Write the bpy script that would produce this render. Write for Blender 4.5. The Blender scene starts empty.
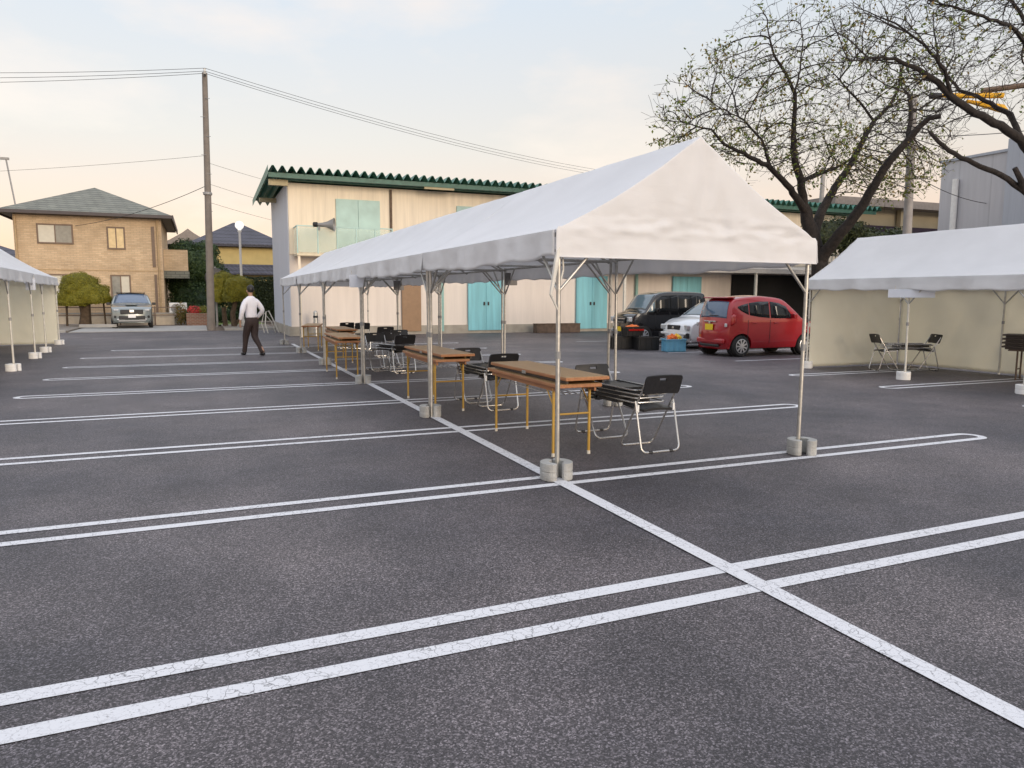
import bpy, bmesh, math, random
from math import sin, cos, pi, radians, sqrt, atan2
from mathutils import Vector, Matrix, kdtree, noise
R = random.Random(7)
scn = bpy.context.scene
col = scn.collection

# ------------------------------------------------------------ camera
cd = bpy.data.cameras.new('camera'); cam = bpy.data.objects.new('camera', cd); col.objects.link(cam)
PITCH, ROLL, YAW, CH = radians(6.7), radians(0.2), radians(22.8), 1.5
fw = Vector((sin(YAW)*cos(PITCH), cos(YAW)*cos(PITCH), -sin(PITCH)))
rt = Vector((cos(YAW), -sin(YAW), 0)); up = rt.cross(fw)
rt2 = rt*cos(ROLL)+up*sin(ROLL); up2 = -rt*sin(ROLL)+up*cos(ROLL)
m3 = Matrix((rt2, up2, -fw)).transposed()
cam.matrix_world = Matrix.Translation((0, 0, CH)) @ m3.to_4x4()
cd.sensor_width = 36; cd.lens = 742/1024*36; cd.clip_start = .05; cd.clip_end = 3000
scn.camera = cam

# ------------------------------------------------------------ world, sun, exposure
SUN_EL, SUN_AZ = radians(11.5), radians(168)      # azimuth measured from +Y towards +X
w = bpy.data.worlds.new('World'); scn.world = w; w.use_nodes = True
nt = w.node_tree; nt.nodes.clear()
def N(t, **k):
    n = nt.nodes.new(t)
    for a, b in k.items(): setattr(n, a, b)
    return n
out = N('ShaderNodeOutputWorld'); add = N('ShaderNodeAddShader')
b1 = N('ShaderNodeBackground'); b2 = N('ShaderNodeBackground')
sky = N('ShaderNodeTexSky', sky_type='NISHITA'); sky.sun_disc = False
sky.sun_elevation = SUN_EL; sky.sun_rotation = SUN_AZ
nt.links.new(sky.outputs[0], b1.inputs[0]); b1.inputs[1].default_value = .05
tc = N('ShaderNodeTexCoord'); sep = N('ShaderNodeSeparateXYZ')
nt.links.new(tc.outputs['Generated'], sep.inputs[0])
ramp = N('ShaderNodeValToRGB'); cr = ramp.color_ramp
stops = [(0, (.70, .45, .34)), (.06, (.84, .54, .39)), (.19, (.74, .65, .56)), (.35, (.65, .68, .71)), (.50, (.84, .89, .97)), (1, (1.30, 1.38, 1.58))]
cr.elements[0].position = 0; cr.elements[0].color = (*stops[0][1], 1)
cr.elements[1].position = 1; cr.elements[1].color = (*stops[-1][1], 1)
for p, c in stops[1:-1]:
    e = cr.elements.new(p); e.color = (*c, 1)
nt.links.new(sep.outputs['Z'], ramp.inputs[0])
mp = N('ShaderNodeMapping'); mp.inputs['Scale'].default_value = (1, 1, 2.6); mp.inputs['Location'].default_value = (.35, .1, .2)
nt.links.new(tc.outputs['Generated'], mp.inputs[0])
nz = N('ShaderNodeTexNoise'); nz.inputs['Scale'].default_value = 2.3; nz.inputs['Detail'].default_value = 7; nz.inputs['Roughness'].default_value = .55
nt.links.new(mp.outputs[0], nz.inputs['Vector'])
cr2 = N('ShaderNodeValToRGB'); cr2.color_ramp.elements[0].position = .50; cr2.color_ramp.elements[1].position = .64
nt.links.new(nz.outputs[0], cr2.inputs[0])
mul = N('ShaderNodeMath', operation='MULTIPLY'); mul.inputs[1].default_value = .6
nt.links.new(cr2.outputs[0], mul.inputs[0])
mix = N('ShaderNodeMixRGB'); mix.inputs[2].default_value = (.95, .78, .64, 1)
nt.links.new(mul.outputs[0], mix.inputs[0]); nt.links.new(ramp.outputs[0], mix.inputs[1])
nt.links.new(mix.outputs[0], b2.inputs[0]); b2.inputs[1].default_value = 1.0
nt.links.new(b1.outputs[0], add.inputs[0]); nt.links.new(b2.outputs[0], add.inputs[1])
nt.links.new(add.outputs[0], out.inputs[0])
sd = bpy.data.lights.new('sun', 'SUN'); sd.energy = 1.6; sd.angle = radians(22); sd.color = (1, .84, .68)
so = bpy.data.objects.new('sun', sd); col.objects.link(so)
dsun = Vector((sin(SUN_AZ)*cos(SUN_EL), cos(SUN_AZ)*cos(SUN_EL), sin(SUN_EL)))
so.rotation_euler = dsun.to_track_quat('Z', 'Y').to_euler()
scn.view_settings.view_transform = 'Standard'; scn.view_settings.look = 'None'
scn.view_settings.exposure = 0.0; scn.view_settings.gamma = 1; scn.view_settings.use_curve_mapping = False
scn.render.resolution_x = 1024; scn.render.resolution_y = 768

# ------------------------------------------------------------ helpers
def tag(o, label=None, cat=None, group=None, kind=None):
    if label: o['label'] = label
    if cat: o['category'] = cat
    if group: o['group'] = group
    if kind: o['kind'] = kind
    return o
def thing(name, label, cat, loc=(0, 0, 0), rz=0, group=None):
    o = bpy.data.objects.new(name, None); col.objects.link(o); o.location = loc; o.rotation_euler = (0, 0, rz)
    o.empty_display_size = .2
    return tag(o, label, cat, group)
class MB:
    def __init__(s): s.v = []; s.f = []
    def add(s, vs, fs):
        k = len(s.v); s.v += [tuple(v) for v in vs]; s.f += [tuple(i+k for i in f) for f in fs]; return s
    def box(s, c, d, rz=0, M=None):
        x, y, z = d[0]/2, d[1]/2, d[2]/2
        vs = [Vector((a*x, b*y, e*z)) for e in (-1, 1) for b in (-1, 1) for a in (-1, 1)]
        m = Matrix.Rotation(rz, 3, 'Z') if M is None else M
        vs = [m @ v + Vector(c) for v in vs]
        return s.add(vs, [(0, 2, 3, 1), (4, 5, 7, 6), (0, 1, 5, 4), (2, 6, 7, 3), (0, 4, 6, 2), (1, 3, 7, 5)])
    def b2(s, x0, x1, y0, y1, z0, z1): return s.box(((x0+x1)/2, (y0+y1)/2, (z0+z1)/2), (x1-x0, y1-y0, z1-z0))
    def tube(s, pts, r, n=8, cap=True):
        pts = [Vector(p) for p in pts]; k = len(pts)
        rs = r if isinstance(r, (list, tuple)) else [r]*k
        vs = []; ref = None
        for i, p in enumerate(pts):
            t = (pts[min(i+1, k-1)]-pts[max(i-1, 0)])
            if t.length < 1e-9: t = Vector((0, 0, 1))
            t.normalize()
            if ref is None:
                ref = t.orthogonal().normalized()
            else:
                ref = ref - t*ref.dot(t)
                ref = ref.normalized() if ref.length > 1e-6 else t.orthogonal().normalized()
            b = t.cross(ref)
            for j in range(n):
                a = 2*pi*j/n; vs.append(p+(ref*cos(a)+b*sin(a))*rs[i])
        fs = [(i*n+j, i*n+(j+1) % n, (i+1)*n+(j+1) % n, (i+1)*n+j) for i in range(k-1) for j in range(n)]
        if cap: fs += [tuple(range(n))[::-1], tuple(range((k-1)*n, k*n))]
        return s.add(vs, fs)
    def bar(s, a, b, w=.03, h=None, n=None):
        return s.tube([a, b], w/2, n or 8)
    def lathe(s, prof, n=20, c=(0, 0, 0), axis='Z'):
        vs = []
        for r, z in prof:
            for j in range(n):
                a = 2*pi*j/n; x, y = r*cos(a), r*sin(a)
                v = (x, y, z) if axis == 'Z' else ((x, z, y) if axis == 'Y' else (z, x, y))
                vs.append(Vector(v)+Vector(c))
        k = len(prof)
        fs = [(i*n+j, i*n+(j+1) % n, (i+1)*n+(j+1) % n, (i+1)*n+j) for i in range(k-1) for j in range(n)]
        fs += [tuple(range(n))[::-1], tuple(range((k-1)*n, k*n))]
        return s.add(vs, fs)
    def prism(s, poly, z0, z1):
        n = len(poly)
        vs = [(x, y, z0) for x, y in poly]+[(x, y, z1) for x, y in poly]
        return s.add(vs, [tuple(range(n))[::-1], tuple(range(n, 2*n))]+[(i, (i+1) % n, n+(i+1) % n, n+i) for i in range(n)])
    def prism_x(s, poly, x0, x1):      # poly in (y,z)
        n = len(poly)
        vs = [(x0, y, z) for y, z in poly]+[(x1, y, z) for y, z in poly]
        return s.add(vs, [tuple(range(n)), tuple(range(n, 2*n))[::-1]]+[(i, n+i, n+(i+1) % n, (i+1) % n) for i in range(n)])
    def grid(s, fn, nu, nv):
        vs = [fn(i/nu, j/nv) for i in range(nu+1) for j in range(nv+1)]
        q = nv+1
        return s.add(vs, [(i*q+j, (i+1)*q+j, (i+1)*q+j+1, i*q+j+1) for i in range(nu) for j in range(nv)])
    def mesh(s, name, mat, smooth=False, fix=True, merge=False):
        me = bpy.data.meshes.new(name); me.from_pydata(s.v, [], s.f)
        if fix or merge:
            bm = bmesh.new(); bm.from_mesh(me)
            if merge: bmesh.ops.remove_doubles(bm, verts=bm.verts, dist=1e-4); bmesh.ops.dissolve_degenerate(bm, edges=bm.edges, dist=1e-5)
            if fix: bmesh.ops.recalc_face_normals(bm, faces=bm.faces)
            bm.to_mesh(me); bm.free()
        if mat: me.materials.append(mat)
        if smooth:
            me.polygons.foreach_set('use_smooth', [True]*len(me.polygons))
            try: me.set_sharp_from_angle(angle=radians(smooth if smooth is not True else 40))
            except Exception: pass
        return me
    def obj(s, name, mat, parent=None, smooth=False, fix=True, merge=False, bevel=0):
        o = bpy.data.objects.new(name, s.mesh(name, mat, smooth, fix, merge)); col.objects.link(o)
        if parent: o.parent = parent
        if bevel:
            bv = o.modifiers.new('bevel', 'BEVEL'); bv.width = bevel; bv.segments = 2; bv.limit_method = 'ANGLE'
        return o
def copy_tree(o, parent=None):
    c = o.copy(); col.objects.link(c); c.parent = parent
    for ch in list(o.children): copy_tree(ch, c)
    return c
def place(proto, first, loc, rz, label, group):
    o = proto if first else copy_tree(proto)
    o.location = loc; o.rotation_euler = (0, 0, rz); o['label'] = label; o['group'] = group
    return o

# ------------------------------------------------------------ materials
def mat(name, c, rough=.6, metal=0, var=.12, vs=6, bump=0, bs=60, spec=None, c2=None, trans=0, coat=0, emit=0, dirt=0):
    m = bpy.data.materials.new(name); m.use_nodes = True; t = m.node_tree; p = t.nodes['Principled BSDF']
    L = t.links.new
    p.inputs['Roughness'].default_value = rough; p.inputs['Metallic'].default_value = metal
    if spec is not None: p.inputs['Specular IOR Level'].default_value = spec
    if coat: p.inputs['Coat Weight'].default_value = coat; p.inputs['Coat Roughness'].default_value = .06
    tcn = t.nodes.new('ShaderNodeTexCoord')
    n = t.nodes.new('ShaderNodeTexNoise'); n.inputs['Scale'].default_value = vs; n.inputs['Detail'].default_value = 5
    L(tcn.outputs['Object'], n.inputs['Vector'])
    mr = t.nodes.new('ShaderNodeMapRange'); mr.inputs[1].default_value = .3; mr.inputs[2].default_value = .7
    L(n.outputs[0], mr.inputs[0])
    mx = t.nodes.new('ShaderNodeMixRGB')
    lo = tuple(x*(1-var) for x in c) if c2 is None else c2
    hi = tuple(min(1, x*(1+var)) for x in c) if c2 is None else c
    mx.inputs[1].default_value = (*lo, 1); mx.inputs[2].default_value = (*hi, 1)
    L(mr.outputs[0], mx.inputs[0]); L(mx.outputs[0], p.inputs['Base Color'])
    if emit:
        p.inputs['Emission Color'].default_value = (*c, 1); p.inputs['Emission Strength'].default_value = emit
    if bump:
        nb = t.nodes.new('ShaderNodeTexNoise'); nb.inputs['Scale'].default_value = bs; nb.inputs['Detail'].default_value = 4
        L(tcn.outputs['Object'], nb.inputs['Vector'])
        bp = t.nodes.new('ShaderNodeBump'); bp.inputs['Strength'].default_value = bump; bp.inputs['Distance'].default_value = .02
        L(nb.outputs[0], bp.inputs['Height']); L(bp.outputs[0], p.inputs['Normal'])
    if trans:
        o = t.nodes['Material Output']; tr = t.nodes.new('ShaderNodeBsdfTranslucent'); ms = t.nodes.new('ShaderNodeMixShader')
        L(mx.outputs[0], tr.inputs[0]); ms.inputs[0].default_value = trans
        L(p.outputs[0], ms.inputs[1]); L(tr.outputs[0], ms.inputs[2]); L(ms.outputs[0], o.inputs[0])
    return m
def nodes(m): return m.node_tree.nodes, m.node_tree.links.new

# asphalt
def asphalt():
    m = bpy.data.materials.new('asphalt'); m.use_nodes = True; n, L = nodes(m); p = n['Principled BSDF']
    g = n.new('ShaderNodeTexCoord')
    def noise_(s, d=5, r=.5):
        x = n.new('ShaderNodeTexNoise'); x.inputs['Scale'].default_value = s; x.inputs['Detail'].default_value = d; x.inputs['Roughness'].default_value = r
        L(g.outputs['Object'], x.inputs['Vector']); return x
    big = noise_(.33, 4, .6); mid = noise_(1.4, 6, .65); fine = noise_(70, 3, .8)
    vo = n.new('ShaderNodeTexVoronoi'); vo.inputs['Scale'].default_value = 75; L(g.outputs['Object'], vo.inputs['Vector'])
    r1 = n.new('ShaderNodeValToRGB'); r1.color_ramp.elements[0].position = .35; r1.color_ramp.elements[1].position = .66
    r1.color_ramp.elements[0].color = (.042, .039, .045, 1); r1.color_ramp.elements[1].color = (.100, .086, .088, 1)
    L(big.outputs[0], r1.inputs[0])
    r2 = n.new('ShaderNodeMapRange'); r2.inputs[1].default_value = .3; r2.inputs[2].default_value = .7; r2.inputs[3].default_value = .74; r2.inputs[4].default_value = 1.25
    L(mid.outputs[0], r2.inputs[0])
    m1 = n.new('ShaderNodeMixRGB'); m1.blend_type = 'MULTIPLY'; m1.inputs[0].default_value = 1
    L(r1.outputs[0], m1.inputs[1]); L(r2.outputs[0], m1.inputs[2])
    r3 = n.new('ShaderNodeMapRange'); r3.inputs[1].default_value = .3; r3.inputs[2].default_value = .7; r3.inputs[3].default_value = .35; r3.inputs[4].default_value = 1.65
    L(fine.outputs[0], r3.inputs[0])
    m2 = n.new('ShaderNodeMixRGB'); m2.blend_type = 'MULTIPLY'; m2.inputs[0].default_value = 1
    L(m1.outputs[0], m2.inputs[1]); L(r3.outputs[0], m2.inputs[2])
    # every stone chip has its own brightness, a few are pale
    vo.inputs['Scale'].default_value = 160
    sp = n.new('ShaderNodeSeparateXYZ'); L(vo.outputs['Color'], sp.inputs[0])
    pw = n.new('ShaderNodeMath'); pw.operation = 'POWER'; pw.inputs[1].default_value = 3.2; L(sp.outputs[0], pw.inputs[0])
    mrp = n.new('ShaderNodeMapRange'); mrp.inputs[3].default_value = .58; mrp.inputs[4].default_value = 3.3; L(pw.outputs[0], mrp.inputs[0])
    m3_ = n.new('ShaderNodeMixRGB'); m3_.blend_type = 'MULTIPLY'; m3_.inputs[0].default_value = 1
    L(m2.outputs[0], m3_.inputs[1]); L(mrp.outputs[0], m3_.inputs[2])
    # dark oil / damp stains
    st = noise_(.9, 3, .5); rs = n.new('ShaderNodeMapRange'); rs.inputs[1].default_value = .66; rs.inputs[2].default_value = .74; rs.inputs[3].default_value = 0; rs.inputs[4].default_value = .35
    L(st.outputs[0], rs.inputs[0])
    m4 = n.new('ShaderNodeMixRGB'); m4.inputs[2].default_value = (.028, .026, .028, 1); L(rs.outputs[0], m4.inputs[0]); L(m3_.outputs[0], m4.inputs[1])
    L(m4.outputs[0], p.inputs['Base Color'])
    p.inputs['Roughness'].default_value = .62; p.inputs['Specular IOR Level'].default_value = .5
    b = n.new('ShaderNodeBump'); b.inputs['Strength'].default_value = .7; b.inputs['Distance'].default_value = .006
    L(fine.outputs[0], b.inputs['Height']); L(b.outputs[0], p.inputs['Normal'])
    return m
def linepaint():
    m = bpy.data.materials.new('line_paint'); m.use_nodes = True; n, L = nodes(m); p = n['Principled BSDF']
    g = n.new('ShaderNodeTexCoord')
    nz = n.new('ShaderNodeTexNoise'); nz.inputs['Scale'].default_value = 9; nz.inputs['Detail'].default_value = 6; L(g.outputs['Object'], nz.inputs['Vector'])
    av = n.new('ShaderNodeMixRGB'); av.inputs[0].default_value = .12; L(g.outputs['Object'], av.inputs[1]); L(nz.outputs['Color'], av.inputs[2])
    vo = n.new('ShaderNodeTexVoronoi'); vo.feature = 'DISTANCE_TO_EDGE'; vo.inputs['Scale'].default_value = 17; L(av.outputs[0], vo.inputs['Vector'])
    cr = n.new('ShaderNodeMapRange'); cr.inputs[1].default_value = 0; cr.inputs[2].default_value = .035; cr.inputs[3].default_value = .85; cr.inputs[4].default_value = 0
    L(vo.outputs[0], cr.inputs[0])
    big = n.new('ShaderNodeTexNoise'); big.inputs['Scale'].default_value = 1.1; L(g.outputs['Object'], big.inputs['Vector'])
    bg = n.new('ShaderNodeMapRange'); bg.inputs[1].default_value = .36; bg.inputs[2].default_value = .52; L(big.outputs[0], bg.inputs[0])
    mu = n.new('ShaderNodeMath'); mu.operation = 'MULTIPLY'; L(cr.outputs[0], mu.inputs[0]); L(bg.outputs[0], mu.inputs[1])
    fn = n.new('ShaderNodeTexNoise'); fn.inputs['Scale'].default_value = 90; fn.inputs['Detail'].default_value = 3; L(g.outputs['Object'], fn.inputs['Vector'])
    fr = n.new('ShaderNodeMapRange'); fr.inputs[1].default_value = .58; fr.inputs[2].default_value = .72; fr.inputs[3].default_value = 0; fr.inputs[4].default_value = .55; L(fn.outputs[0], fr.inputs[0])
    mx = n.new('ShaderNodeMath'); mx.operation = 'MAXIMUM'; L(mu.outputs[0], mx.inputs[0]); L(fr.outputs[0], mx.inputs[1])
    c = n.new('ShaderNodeMixRGB'); c.inputs[1].default_value = (.66, .66, .68, 1); c.inputs[2].default_value = (.10, .095, .10, 1)
    L(mx.outputs[0], c.inputs[0]); L(c.outputs[0], p.inputs['Base Color']); p.inputs['Roughness'].default_value = .7
    return m
def canvas(name, c, tr, rough=.55):
    m = mat(name, c, rough, var=.03, vs=1.6, trans=tr)
    n, L = nodes(m); p = n['Principled BSDF']; g = n.new('ShaderNodeTexCoord')
    mp = n.new('ShaderNodeMapping'); mp.inputs['Scale'].default_value = (1, 1, 2.6); L(g.outputs['Object'], mp.inputs[0])
    nz = n.new('ShaderNodeTexNoise'); nz.inputs['Scale'].default_value = 2.4; nz.inputs['Detail'].default_value = 4; nz.inputs['Distortion'].default_value = .35
    L(mp.outputs[0], nz.inputs['Vector'])
    b = n.new('ShaderNodeBump'); b.inputs['Strength'].default_value = .3; b.inputs['Distance'].default_value = .035
    L(nz.outputs[0], b.inputs['Height']); L(b.outputs[0], p.inputs['Normal'])
    return m
def bricky(name, c1, c2, mortar, scale, bw=.5, rh=.25, ms=.012, rough=.8):
    m = bpy.data.materials.new(name); m.use_nodes = True; n, L = nodes(m); p = n['Principled BSDF']
    g = n.new('ShaderNodeTexCoord'); s = n.new('ShaderNodeSeparateXYZ'); L(g.outputs['Object'], s.inputs[0])
    a = n.new('ShaderNodeMath'); L(s.outputs[0], a.inputs[0]); L(s.outputs[1], a.inputs[1])
    cb = n.new('ShaderNodeCombineXYZ'); L(a.outputs[0], cb.inputs[0]); L(s.outputs[2], cb.inputs[1])
    b = n.new('ShaderNodeTexBrick'); b.inputs['Color1'].default_value = (*c1, 1); b.inputs['Color2'].default_value = (*c2, 1); b.inputs['Mortar'].default_value = (*mortar, 1)
    b.inputs['Scale'].default_value = scale; b.inputs['Brick Width'].default_value = bw; b.inputs['Row Height'].default_value = rh; b.inputs['Mortar Size'].default_value = ms
    L(cb.outputs[0], b.inputs['Vector'])
    nz = n.new('ShaderNodeTexNoise'); nz.inputs['Scale'].default_value = 1.5; nz.inputs['Detail'].default_value = 6; L(g.outputs['Object'], nz.inputs['Vector'])
    mr = n.new('ShaderNodeMapRange'); mr.inputs[1].default_value = .3; mr.inputs[2].default_value = .7; mr.inputs[3].default_value = .85; mr.inputs[4].default_value = 1.12; L(nz.outputs[0], mr.inputs[0])
    mx = n.new('ShaderNodeMixRGB'); mx.blend_type = 'MULTIPLY'; mx.inputs[0].default_value = 1; L(b.outputs[0], mx.inputs[1]); L(mr.outputs[0], mx.inputs[2])
    L(mx.outputs[0], p.inputs['Base Color']); p.inputs['Roughness'].default_value = rough
    return m
def ribbed(name, c, pitch, dark=.8, vert_streak=.1, metal=0, rough=.55):
    """sheet cladding with vertical ribs every `pitch` metres and rain streaks"""
    m = bpy.data.materials.new(name); m.use_nodes = True; n, L = nodes(m); p = n['Principled BSDF']
    g = n.new('ShaderNodeTexCoord'); s = n.new('ShaderNodeSeparateXYZ'); L(g.outputs['Object'], s.inputs[0])
    a = n.new('ShaderNodeMath'); L(s.outputs[0], a.inputs[0]); L(s.outputs[1], a.inputs[1])
    d = n.new('ShaderNodeMath'); d.operation = 'DIVIDE'; d.inputs[1].default_value = pitch; L(a.outputs[0], d.inputs[0])
    f = n.new('ShaderNodeMath'); f.operation = 'FRACT'; L(d.outputs[0], f.inputs[0])
    r = n.new('ShaderNodeValToRGB'); e = r.color_ramp.elements; e[0].position = 0; e[0].color = (dark,)*3+(1,); e[1].position = .07; e[1].color = (1, 1, 1, 1)
    L(f.outputs[0], r.inputs[0])
    mp = n.new('ShaderNodeMapping'); mp.inputs['Scale'].default_value = (3, 3, .25); L(g.outputs['Object'], mp.inputs[0])
    nz = n.new('ShaderNodeTexNoise'); nz.inputs['Scale'].default_value = 2; nz.inputs['Detail'].default_value = 6; L(mp.outputs[0], nz.inputs['Vector'])
    mr = n.new('ShaderNodeMapRange'); mr.inputs[1].default_value = .3; mr.inputs[2].default_value = .7; mr.inputs[3].default_value = 1-vert_streak; mr.inputs[4].default_value = 1+vert_streak*.6; L(nz.outputs[0], mr.inputs[0])
    m1 = n.new('ShaderNodeMixRGB'); m1.blend_type = 'MULTIPLY'; m1.inputs[0].default_value = 1; m1.inputs[1].default_value = (*c, 1); L(r.outputs[0], m1.inputs[2])
    m2 = n.new('ShaderNodeMixRGB'); m2.blend_type = 'MULTIPLY'; m2.inputs[0].default_value = 1; L(m1.outputs[0], m2.inputs[1]); L(mr.outputs[0], m2.inputs[2])
    L(m2.outputs[0], p.inputs['Base Color']); p.inputs['Roughness'].default_value = rough; p.inputs['Metallic'].default_value = metal
    b = n.new('ShaderNodeBump'); b.inputs['Strength'].default_value = .6; b.inputs['Distance'].default_value = .02; L(r.outputs[0], b.inputs['Height']); L(b.outputs[0], p.inputs['Normal'])
    return m
def woodm(name, c, c2, rough=.35):
    m = mat(name, c, rough, c2=c2, vs=3)
    n, L = nodes(m)
    for x in n:
        if x.type == 'TEX_NOISE':
            g = [q for q in n if q.type == 'TEX_COORD'][0]
            mp = n.new('ShaderNodeMapping'); mp.inputs['Scale'].default_value = (14, 1.2, 14); L(g.outputs['Object'], mp.inputs[0]); L(mp.outputs[0], x.inputs['Vector'])
            x.inputs['Scale'].default_value = 3; break
    return m
def foliage(name, a, b, c):
    m = bpy.data.materials.new(name); m.use_nodes = True; n, L = nodes(m); p = n['Principled BSDF']
    g = n.new('ShaderNodeNewGeometry'); r = n.new('ShaderNodeValToRGB'); e = r.color_ramp.elements
    e[0].color = (*a, 1); e[1].color = (*c, 1); q = e.new(.5); q.color = (*b, 1)
    L(g.outputs['Random Per Island'], r.inputs[0]); L(r.outputs[0], p.inputs['Base Color']); p.inputs['Roughness'].default_value = .6
    o = n['Material Output']; tr = n.new('ShaderNodeBsdfTranslucent'); ms = n.new('ShaderNodeMixShader'); ms.inputs[0].default_value = .25
    L(r.outputs[0], tr.inputs[0]); L(p.outputs[0], ms.inputs[1]); L(tr.outputs[0], ms.inputs[2]); L(ms.outputs[0], o.inputs[0])
    return m
def glassm(name, c, rough=.08):
    return mat(name, c, rough, var=.05, spec=.9)

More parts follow.
